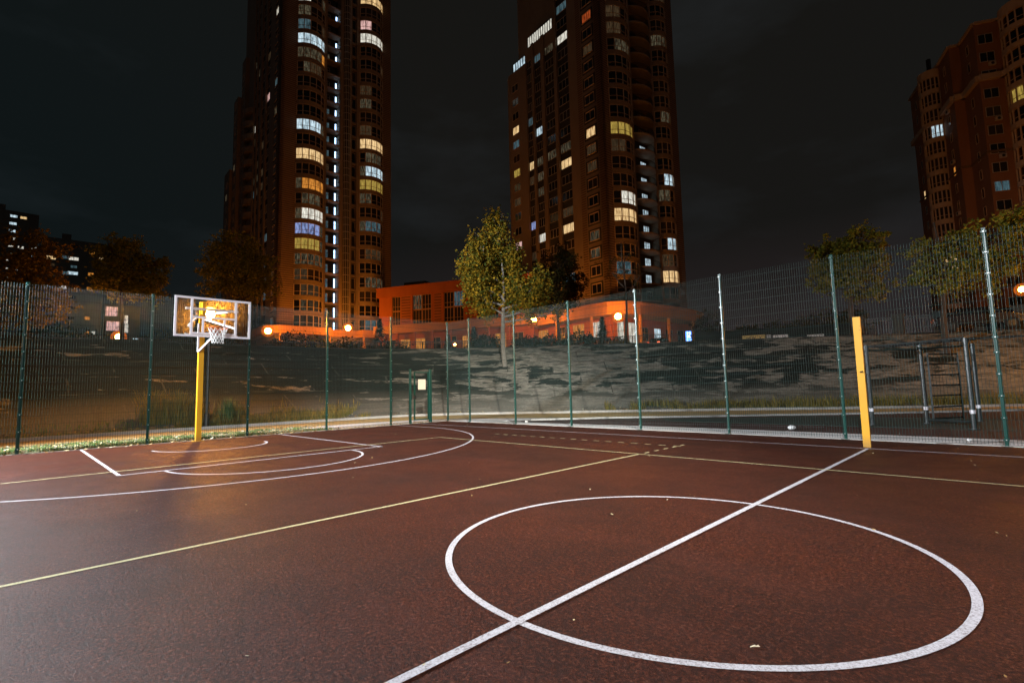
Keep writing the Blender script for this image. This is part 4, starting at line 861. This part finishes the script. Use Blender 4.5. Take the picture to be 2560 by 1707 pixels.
def bush(label, px, dist, w, h, mat='bush', cnt=900, seed=0, group='shrubs along the top of the slope'):
    g_ = on_ground(px, dist); root = thing('shrub', label, 'shrub', g_, 0, group); rnd = random.Random(seed+int(px)); st = MB(); lv = MB()
    for i in range(6): a = rnd.uniform(0, 6.28); st.tube((0, 0, 0), (math.cos(a)*w*.5, math.sin(a)*w*.5, h*.8), .03, 5, 0, .01)
    st.build('stem', M['trunk'], root)
    for k in range(cnt):
        a = rnd.uniform(0, 6.28); f = rnd.random()**.5; e = rnd.random(); p_ = Vector((math.cos(a)*w*f, math.sin(a)*w*f, h*(.1+.95*e*(1.1-f*.6)))); p_ += Vector((rnd.gauss(0, .12),)*3); u = Vector((rnd.gauss(0, 1), rnd.gauss(0, 1), rnd.gauss(0, 1))).normalized()*.13; v_ = u.cross(Vector((rnd.gauss(0, 1), 1, rnd.gauss(0, 1)))).normalized()*.08
        lv.add([p_-u, p_+v_, p_+u, p_-v_], [(0,1,2,3)])
    lv.build('foliage', M[mat], root)
bush('wide dark shrub left of the fence post below the left tower', 735, 50, 1.9, 2.3, 'leafdark'); bush('rust-tinged dark shrub below the first round bay', 790, 52, 1.7, 2.2, 'leafbrown'); bush('dark shrub below the glass lift shaft', 865, 52, 1.8, 1.9, 'leafdark'); bush('low dark shrub at the foot of the orange lamp left of the tower', 690, 54, 1.4, 1.7)
bush('dark shrub beside the conifer near the annexe', 985, 55, 1.6, 1.7); bush('dark round shrub left of the birch trunk', 1215, 46, 1.6, 1.7); bush('dark shrub right of the birch trunk', 1320, 44, 1.5, 1.4); bush('dark shrub below the left shop windows', 1380, 46, 1.7, 1.6); bush('dark shrub below the orange framed shop window', 1445, 46, 1.7, 1.8); bush('reddish dry shrub beside the white shop door', 1545, 50, 1.1, 1.3, 'leafred'); bush('low dark shrub far left above the slope', 420, 52, 2.4, 2.2, 'leafdark'); bush('low dark shrub behind the hoop board', 520, 50, 2.2, 2.2, 'leafdark'); bush('dark shrub at the left end of the slope', 150, 50, 2.6, 2.0)
# ------------------------------------------------------------------ railings at the rim
def railing(label, pts, h=1.1, pier=None):
    c = Vector(pts[0]); r = thing('railing', label, 'railing', c); b = MB(); 
    for a, d in zip(pts[:-1], pts[1:]):
        a = Vector(a)-c; d = Vector(d)-c; b.bar(a+Vector((0, 0, h)), d+Vector((0, 0, h)), .05, .06); b.bar(a+Vector((0, 0, .15)), d+Vector((0, 0, .15)), .04, .04); b.bar(a+Vector((0, 0, h-.18)), d+Vector((0, 0, h-.18)), .03, .03)
        n = int((d-a).length/.14)
        for i in range(n): q = a.lerp(d, i/n); b.bar(q+Vector((0, 0, .0)), q+Vector((0, 0, h)), .022 if i else .07, .022 if i else .07)
    b.build('rails', M['dark'], r)
    if pier:
        for a in pts: pb = MB(); q = Vector(a)-c; pb.box(q.x-.3, q.x+.3, q.y-.3, q.y+.3, q.z-.3, q.z+1.35); pb.box(q.x-.36, q.x+.36, q.y-.36, q.y+.36, q.z+1.351, q.z+1.5); pb.build('pier', M['wall_dark'], r)
    return r
def rimpts(px0, px1, dist, n): 
    out = []
    for i in range(n+1):
        p_ = at(px0+(px1-px0)*i/n, 870, dist); out.append((p_.x, p_.y, gz(p_.x, p_.y)))
    return out
railing('dark iron railing along the slope top before the annexe and shop fronts', rimpts(880, 1700, 46, 14))
railing('dark iron railing along the slope top below the left tower', rimpts(0, 850, 48, 12))
railing('dark iron railing with square piers on the slope top at the right', rimpts(2150, 2560, 44, 4), 1.3, True)
# banners on a dark screen fence
sf = thing('screen_fence', 'dark screen fence on the slope top behind the hand-drawn banners', 'fence', rimpts(1740, 1741, 40, 1)[0]); c0 = Vector(sf.location); b = MB(); rp_ = rimpts(1740, 2130, 40, 6)
for a, d in zip(rp_[:-1], rp_[1:]): b.bar(Vector(a)-c0+Vector((0, 0, .42)), Vector(d)-c0+Vector((0, 0, .42)), .05, .84); b.bar(Vector(a)-c0, Vector(a)-c0+Vector((0, 0, .95)), .08, .08)
b.build('board', M['matte'], sf)
def banner(label, px0, px1, y0, y1, mat, kind, dist=39.7, group=None):
    A = at(px0, y1, dist); B = at(px1, y1, dist); T_ = at((px0+px1)/2, y0, dist); ang = math.atan2(B.y-A.y, B.x-A.x); L = (B-A).xy.length; h = T_.z-(A.z+B.z)/2
    r = thing('banner', label, 'banner', ((A.x+B.x)/2, (A.y+B.y)/2, (A.z+B.z)/2), ang, group); sg = -1
    if (Matrix.Rotation(-ang, 2) @ (CAM.xy-A.xy)).y > 0: sg = 1
    MB().box(-L/2, L/2, 0, -.03*sg, 0, h).build('sheet', M[mat], r)
    k = MB(); y = sg*.006
    def ln(x0, z0, x1, z1, w=.035): k.bar((x0, y, z0), (x1, y, z1), .006, w)
    def circ(cx, cz, rr):
        for i in range(12): a0, a1 = 6.283*i/12, 6.283*(i+1)/12; ln(cx+rr*math.cos(a0), cz+rr*math.sin(a0), cx+rr*math.cos(a1), cz+rr*math.sin(a1))
    ln(-L/2, h*.18, L/2*.98, h*.18, .03)
    if kind == 'y':
        for cx in (-L*.40, -L*.10, L*.17, L*.40): circ(cx, h*.55, h*.30)
        for i, cx in enumerate((-L*.30, -L*.22, -L*.16, -L*.04, L*.03, L*.28)): ln(cx-.05, h*.35, cx+.07, h*.8); ln(cx+.07, h*.35, cx-.04, h*.75)
    else:
        for cx in ((-L*.25, L*.24) if kind == 'w' else (-L*.36, 0, L*.34)): circ(cx, h*.6, h*.30); ln(cx-.1, h*.6, cx+.12, h*.62); ln(cx-.08, h*.5, cx+.1, h*.48)
    k.build('drawing', M['ink'], r)
banner('long yellow hand-drawn banner, leftmost on the screen fence', 1856, 1914, 838, 855, 'yban', 'y')
banner('narrow white banner strip just right of the yellow banner', 1917, 1929, 837, 854, 'wban', 'n')
banner('white hand-drawn banner with two circles, middle of the row', 1933, 1971, 837, 853, 'wban', 'w')
banner('white hand-drawn banner with three circles, rightmost of the row', 2019, 2061, 836, 852, 'wban', 'v')
# vertical neon sign
p_ = at(1723, 868, 88); z0 = p_.z; z1 = at(1723, 828, 88).z
ns = thing('neon_sign', 'tall narrow glowing blue sign at the right end of the shop canopy', 'sign', (p_.x, p_.y, z0), R(40))
MB().box(-.42, .42, -.12, .12, 0, z1-z0).build('panel', M['neon'], ns); MB().box(-.06, .06, -.06, .06, gz(p_.x, p_.y)-z0-.2, 0).build('pole', M['dark'], ns)
b = MB(); hh = (z1-z0)
for i, ch in enumerate(('E', 'A', 'B', 'H')[:4]):
    zc = hh*(.88-.25*i); 
    for s in ((-.22, zc-.25, -.22, zc+.25), (.22, zc-.25, .22, zc+.25), (-.22, zc, .22, zc), (-.22, zc+.25, .22, zc+.25))[:4 if i % 2 else 3]: b.bar((s[0], -.14, s[1]), (s[2], -.14, s[3]), .03, .1)
b.build('lettering', M['neonw'], ns)
# ------------------------------------------------------------------ lamps
def street_lamp(label, px, py, dist, r=.30, mat='sodium', group='sodium street lamps'):
    p_ = at(px, py, dist); gz_ = gz(p_.x, p_.y); h = p_.z-gz_; o = thing('street_lamp', label, 'street lamp', (p_.x, p_.y, gz_), 0, group)
    b = MB(); b.tube((0, 0, 0), (0, 0, h-r*.9), .06, 8, 0, .04); b.tube((0, 0, 0), (0, 0, .4), .11, 8); b.tube((0, 0, h-r*1.05), (0, 0, h-r*.85), .14, 10); b.build('pole', M['dark'], o)
    gl = MB().sphere((0, 0, h), r, 16, 10).build('bulb', M[mat], o, smooth=True)
    if mat.startswith('sodium'): MB().sphere((0, 0, h), r*2.1, 20, 12).build('glow_halo', M['halo'], o, smooth=True)  # oversized glowing ball imitating the halo round the bulb
    return o
street_lamp('orange sodium lamp at the left, beside the two bright grid windows', 297, 843, 60, .30)
street_lamp('orange sodium lamp just right of the hoop, at the left tower corner', 670, 827, 95, .50)
street_lamp('orange sodium lamp before the lift shaft of the left tower', 870, 820, 99, .50)
street_lamp('orange sodium lamp right of the birch trunk', 1335, 798, 84, .44)
street_lamp('orange sodium lamp before the shop canopy of the right tower', 1545, 791, 75, .46)
street_lamp('large orange sodium lamp cut by the right edge of the view', 2556, 724, 47, .20)
street_lamp('low reddish garden light below the lamp right of the hoop', 650, 874, 62, .14, 'sodium_small', 'low garden lights')
street_lamp('low reddish garden light before the annexe columns', 1137, 861, 60, .14, 'sodium_small', 'low garden lights')
street_lamp('low orange garden light left of the shop windows', 1418, 853, 52, .15, 'sodium_small', 'low garden lights')
street_lamp('tiny orange light at the left end of the yellow banner', 1854, 853, 42, .07, 'sodium_small', 'low garden lights')
wl_ = street_lamp('small white lamp below the orange lamp at the right', 2505, 797, 43, .26, 'ledwhite', None)
street_lamp('sodium lamp added to light the red brick block, unseen outside the right edge', 2740, 690, 74, .60)  # unseen lamp added to brighten the brick facade
for px_, d_, l_ in ((40, 236, 'added white fill lamp lighting the far block with lit stair windows, out of sight'), (190, 226, 'added white fill lamp lighting the lower far block, out of sight')):  # unseen lamps added to lift the far block fronts
    q_ = at(px_, 880, d_); pp = pix((q_.x, q_.y, 10.5)); street_lamp(l_, pp[0], pp[1], d_, .7, 'fill_far', 'added fill lamps hidden below the rim')
# lamps further along the streets round the towers, hidden behind the shrubs and the annexe
# lamp just beyond the left fence
lp = at(509, 1070, 22.3); d_ = ray(519, 960); t_l = (-20.15-CAM.x)/d_.x; LB = (-20.15, CAM.y+d_.y*t_l)
sl = thing('street_lamp', 'dark post-top street lamp behind the basketball board, glowing through it', 'street lamp', (*LB, .05))
d = ray(531, 787); t = (LB[0]-CAM.x)/d.x; hz = CAM.z+d.z*t
b = MB(); b.path([(0, 0, 0), (0, 0, .5), (0, 0, .55), (0, 0, hz-.35)], [.10, .09, .06, .05], 12); b.tube((0, 0, .0), (0, 0, .06), .17, 12); b.tube((0, 0, 1.5), (0, 0, 1.56), .08, 12); b.tube((0, 0, .9), (0, 0, .95), .085, 12); b.build('pole', M['dark'], sl)
b = MB(); b.tube((0, 0, hz-.36), (0, 0, hz-.26), .12, 12, 0, .16); b.tube((0, 0, hz+.2), (0, 0, hz+.3), .22, 12, 0, .05); b.build('lamp_cap', M['dark'], sl)
MB().sphere((0, 0, hz-.04), .17, 16, 10, 0, 1.2).build('bulb', emit('near_sodium_globe', (1, .37, .04), 2000), sl, smooth=True)
MB().sphere((0, 0, hz-.02), .235, 20, 12).build('glow_halo', M['halo'], sl, smooth=True)  # imitated halo round this bulb, same self-lit material
for x_, y_, lb_ in ((8.2, 29.6, 'matching post-top sodium lamp on the path, just beyond the right edge of the view'), (-20.15, -17.5, 'matching post-top sodium lamp on the path, just beyond the left edge of the view')):
    c2 = copy_tree(sl); c2.location = (x_, y_, .05); c2['label'] = lb_; c2['group'] = 'post-top lamps along the path'
sl['group'] = 'post-top lamps along the path'
# ------------------------------------------------------------------ parked cars on the upper level
def car(label, px, dist, rz, tail=False):
    g_ = on_ground(px, dist); r = thing('parked_car', label, 'car', (g_[0], g_[1], g_[2]+.05), rz, 'cars parked on the upper level')
    prof_ = [(-2.2, .35), (-2.2, .75), (-2.05, .95), (-1.5, 1.0), (-.95, 1.42), (.55, 1.45), (1.15, 1.02), (2.0, .88), (2.2, .65), (2.2, .35)]
    b = MB(); n = len(prof_)
    for s in (-1, 1):
        pass
    ws = [.80, .86, .86, .84, .66, .66, .84, .82, .80, .80]
    vs = [(x, -w, z) for (x, z), w in zip(prof_, ws)]+[(x, w, z) for (x, z), w in zip(prof_, ws)]
    b.add(vs, [tuple(range(n))[::-1], tuple(range(n, 2*n))]+[(i, (i+1) % n, n+(i+1) % n, n+i) for i in range(n)]); o = b.build('body', M['car'], r)
    bv = o.modifiers.new('bevel', 'BEVEL'); bv.width = .06; bv.segments = 2
    g2 = MB()
    for s in (-1, 1): g2.add([(-1.35, s*.80, 1.05), (1.0, s*.80, 1.05), (.5, s*.70, 1.36), (-.9, s*.70, 1.36)], [(0,1,2,3) if s < 0 else (3,2,1,0)])
    g2.add([(1.13, -.74, 1.06), (1.13, .74, 1.06), (.60, .62, 1.42), (.60, -.62, 1.42)], [(0,1,2,3)]); g2.add([(-1.52, .74, 1.05), (-1.52, -.74, 1.05), (-1.02, -.62, 1.40), (-1.02, .62, 1.40)], [(0,1,2,3)])
    g2.build('windows_glass' if False else 'side_glass', M['glass'], r)
    for x in (-1.4, 1.4):
        for s in (-1, 1): w = MB(); w.tube((x, s*.68, .33), (x, s*.88, .33), .33, 20, 0); w.tube((x, s*.881, .33), (x, s*.89, .33), .2, 12, 1); w.build('wheel', [M['tyre'], M['steel']], r)
    for s in (-1, 1): MB().box(2.17, 2.23, s*.55-.14, s*.55+.14, .66, .78).build('headlight', M['framew'], r); MB().box(-2.24, -2.18, s*.6-.12, s*.6+.12, .72, .88).build('tail_light', M['tail'] if tail else M['rim'], r)
    return r
car('dark parked car on the slope top right of the exercise ladder', 2452, 43, R(10)); car('dark parked car cut by the right edge, on the slope top', 2556, 45, R(8)); car('dark car with a red tail light before the shop front', 1650, 60, R(100), True)
# ------------------------------------------------------------------ grass, leaves, litter
def blades(name, label, pts, hmin, hmax, mat, seed=1, w=.012):
    rnd = random.Random(seed); b = MB()
    for (x, y, z) in pts:
        a = rnd.uniform(0, 6.28); h = rnd.uniform(hmin, hmax); l = rnd.uniform(.1, .5)*h; dx, dy = math.cos(a), math.sin(a); px, py = -dy*w, dx*w
        b.add([(x-px, y-py, z), (x+px, y+py, z), (x+px*.6+dx*l*.4, y+py*.6+dy*l*.4, z+h*.6), (x-px*.6+dx*l*.4, y-py*.6+dy*l*.4, z+h*.6), (x+dx*l, y+dy*l, z+h)], [(0,1,2,3), (3,2,4)])
    o = b.build(name, M[mat]); return tag(o, label, 'grass', None, 'stuff')
rnd = random.Random(5); P = []
for _ in range(26000):
    x = rnd.uniform(-17.1, FX-.1); y = rnd.uniform(-14, 4.4)
    if noise.noise(Vector((x*1.3, y*1.3, 0))) > -.05+ (.25 if y > 2.5 else 0): P.append((x, y, -.01))
blades('lawn', 'short trampled grass between the left fence and the path', P, .03, .09, 'grass', 2, .010)
P = []
def along(u):
    for i in range(len(ARC)-1):
        if ARC[i] <= u <= ARC[i+1]: f = (u-ARC[i])/(ARC[i+1]-ARC[i]); return BP[i][0]*(1-f)+BP[i+1][0]*f, BP[i][1]*(1-f)+BP[i+1][1]*f, i
    return BP[-1][0], BP[-1][1], len(BP)-2
def offp(u, d):
    x, y, i = along(u); a = Vector(BP[i]); b_2 = Vector(BP[i+1]); t_2 = (b_2-a).normalized(); return x-t_2.y*d, y+t_2.x*d
for _ in range(15000):
    u = rnd.uniform(21, 60); d = rnd.uniform(-.35, .7)
    if noise.noise(Vector((u*.7, d, 4))) > -.3+(.4 if u < 25 else 0): x, y = offp(u, d); P.append((x, y, max(0, prof(d))))
blades('grass_strip', 'overgrown grass strip along the slope foot beyond the exercise area', P, .12, .5, 'drygrass', 3, .013)
P = []
for _ in range(9000):
    u = rnd.uniform(1.2, 9.5); d = abs(rnd.gauss(0, .55))
    if noise.noise(Vector((u*.8, d, 2))) > -.15: x, y = offp(u, d); P.append((x, y, max(0, prof(d))))
blades('dry_grass', 'low golden grass on the slope foot right of the hoop', P, .08, .38, 'drygrass', 44, .011)
P = []
for _ in range(5000):
    u = rnd.uniform(-22, 6); d = rnd.uniform(-.3, .9)
    x, y = offp(u, d); P.append((x, y, max(0, prof(d))))
blades('weeds', 'low weeds along the foot of the left slope', P, .04, .16, 'grass', 4, .012)
TUFT = []
for i, (px, py, hh) in enumerate([(348, 1072, 1.15), (383, 1070, 1.0), (415, 1068, 1.1), (452, 1066, .95), (545, 1062, .8), (590, 1062, .55)]):
    d = ray(px, py); t = -CAM.z/d.z; q = CAM+d*t; P = []
    for _ in range(420): a = rnd.uniform(0, 6.28); rr_ = abs(rnd.gauss(0, .16)); P.append((math.cos(a)*rr_, math.sin(a)*rr_, 0))
    hh *= 1.3
    q.x = max(q.x, -20.9)
    r = blades('grass_tuft', None, P, hh*.35, hh, 'drygrass' if i != 4 else 'grass', 20+i, .012); r.location = (q.x, q.y, gz(q.x, q.y)); r.rotation_euler = (0, 0, 0)
    del r['kind']; tag(r, ['tall grass tuft left of the fence post left of the hoop', 'tall grass tuft right of the fence post left of the hoop', 'tall reedy grass tuft midway to the yellow hoop post', 'tall grass tuft touching the yellow hoop post', 'grass tuft right of the dark lamp post', 'low grass tuft before the fence post right of the hoop'][i], 'grass tuft', 'tall grass tufts behind the left fence')
def leaves(name, label, pts, size, mat, seed):
    rnd = random.Random(seed); b = MB()
    for (x, y, z) in pts:
        s = size*rnd.uniform(.5, 1.2); a = rnd.uniform(0, 6.28); u = Vector((math.cos(a), math.sin(a), rnd.uniform(-.3, .5)))*s; v = Vector((-math.sin(a), math.cos(a), rnd.uniform(-.3, .5)))*s*.6; p_ = Vector((x, y, z+.012+abs(u.z)+abs(v.z)*.5))
        b.add([p_-u, p_+v, p_+u, p_-v], [(0,1,2,3)])
    return tag(b.build(name, M[mat]), label, 'leaves', None, 'stuff')
P = []
for _ in range(5200): 
    x = rnd.uniform(-17.3, FX-.08); y = rnd.uniform(-14, 4.6)
    P.append((x, y, .0))
for _ in range(500): P.append((rnd.uniform(FX-.1, FX+.35), rnd.uniform(-10, 8), .0))
leaves('fallen_leaves', 'pale fallen leaves scattered on the grass behind the left fence', P, .045, 'fallen', 6)
P = []
for _ in range(6500):
    u = rnd.uniform(-22, 26); d = rnd.gauss(.0, .22)
    if noise.noise(Vector((u*.9, 0, 9))) > -.25: x, y = offp(u, d); P.append((x, y, max(0, prof(d))))
leaves('leaf_litter', 'drift of yellow leaves along the foot of the slope', P, .055, 'fallen', 8)
P = [(rnd.uniform(-12, 4), rnd.uniform(-3, 8.8), 0) for _ in range(130)]+[(rnd.uniform(-8, 3), rnd.uniform(9.2, 16), 0) for _ in range(60)]
leaves('scattered_leaves', 'few small leaves and chips lying on the red court', P, .014, 'fallen', 9)
d = ray(1853, 1353); 
def on_floor(px, py): d = ray(px, py); t = -CAM.z/d.z; q = CAM+d*t; return q
def twig(label, px, py, L, rz, mat='fallen'):
    q = on_floor(px, py); b = MB(); b.add([(-L, -L*.3, .006), (0, -L*.45, .012), (L, -.1*L, .02), (L*1.5, .1*L, .01), (L*.2, L*.4, .014), (-L*.8, L*.3, .006)], [(0,1,2,3,4,5)]); o = b.build('fallen_leaf', M[mat], None, (q.x, q.y, 0), rz); tag(o, label, 'leaf')
twig('single yellow leaf inside the centre circle near the lower edge', 1885, 1620, .019, R(30))
def litter(label, px, py, s):
    q = on_floor(px, py); b = MB(); b.sphere((0, 0, s*.6), s, 8, 6, 0, .6); b.v = [(x*(1+.3*noise.noise(Vector((x*30, y*30, z*30)))), y*(1+.3*noise.noise(Vector((x*25, y*31, 5)))), max(0.0, z)) for x, y, z in b.v]; tag(b.build('litter', M['litter'], None, (q.x, q.y, 0)), label, 'litter')
litter('crumpled white paper lying behind the right fence', 1980, 1074, .10); litter('small white paper lump in the corner beyond the fence', 1316, 1056, .06); litter('little brown scrap on the white strip left of the right fence post', 2424, 1103, .05)
# ------------------------------------------------------------------ light
W = bpy.data.worlds.new('World'); S.world = W; W.use_nodes = True; t = W.node_tree; t.nodes.clear()
out = t.nodes.new('ShaderNodeOutputWorld'); bg = t.nodes.new('ShaderNodeBackground'); tc = t.nodes.new('ShaderNodeTexCoord'); sp = t.nodes.new('ShaderNodeSeparateXYZ'); t.links.new(tc.outputs['Generated'], sp.inputs[0])
sky = t.nodes.new('ShaderNodeTexSky'); sky.sky_type = 'NISHITA'; sky.sun_disc = False; sky.sun_elevation = R(-9); sky.sun_rotation = R(230)
el = ramp(t, sp.outputs['Z'], [(0.0, (.028, .019, .019)), (.10, (.020, .015, .0155)), (.28, (.0084, .0080, .0073)), (1, (.0070, .0068, .0057))])
dt = t.nodes.new('ShaderNodeVectorMath'); dt.operation = 'DOT_PRODUCT'; t.links.new(tc.outputs['Generated'], dt.inputs[0]); dt.inputs[1].default_value = (-1, -.25, .1)
west = ramp(t, dt.outputs['Value'], [(.62, (0, 0, 0)), (1.0, (1, 1, 1))])
c = mix(t, west, el, (.0046, .0076, .0083))
cl = noisetex(t, coords(t, (1, 1, 2.6), 'Generated', (0, 0, .3)), 2.3, 5, .55); clc = ramp(t, cl, [(.50, (0, 0, 0)), (.75, (.006, .0075, .009))])
c = mix(t, 1.0, c, clc, 'ADD')
skm = mix(t, 1.0, sky.outputs[0], (.02, .02, .02), 'MULTIPLY'); c = mix(t, 1.0, c, skm, 'ADD')
t.links.new(c, bg.inputs['Color']); bg.inputs['Strength'].default_value = 1.0; t.links.new(bg.outputs[0], out.inputs['Surface'])
def spot(name, loc, target, power, size, blend, col, rad=.25):
    l = bpy.data.lights.new(name, 'SPOT'); l.energy = power; l.color = col; l.spot_size = R(size); l.spot_blend = blend; l.shadow_soft_size = rad
    o = bpy.data.objects.new(name, l); COL.objects.link(o); o.location = loc; o.rotation_euler = (Vector(target)-Vector(loc)).to_track_quat('-Z', 'Y').to_euler(); return o
WHT = (.93, .95, 1)
spot('floodlight', (15, -13, 8.5), (-4.5, .3, 0), 13500, 48, .85, WHT)
spot('floodlight', (15.5, -12.5, 8.5), (-14.6, 10.6, -.8), 90000, 25, .85, (1, .96, .86))
spot('floodlight', (-14.0, -9.6, 6.0), (-9, -1.5, 0), 27000, 112, .7, (.86, .93, 1))
spot('floodlight', (4, -12.5, 7.5), (2.2, 9.5, -.4), 15000, 34, 1, WHT)
spot('floodlight', (14, -14, 8.5), (-13, .5, 3), 15000, 16, .8, WHT)
spot('floodlight', (-13.5, -10.5, 7.5), (-21, 19.5, 9), 40000, 17, .9, WHT)  # extra spot added only to brighten the birch crown
# ------------------------------------------------------------------ render settings
S.view_settings.view_transform = 'Standard'; S.view_settings.look = 'None'; S.view_settings.exposure = 0; S.view_settings.gamma = 1
S.render.engine = 'CYCLES'; S.cycles.use_denoising = True; S.cycles.max_bounces = 5; S.cycles.transparent_max_bounces = 12; S.cycles.sample_clamp_indirect = 2.0; S.cycles.sample_clamp_direct = 0
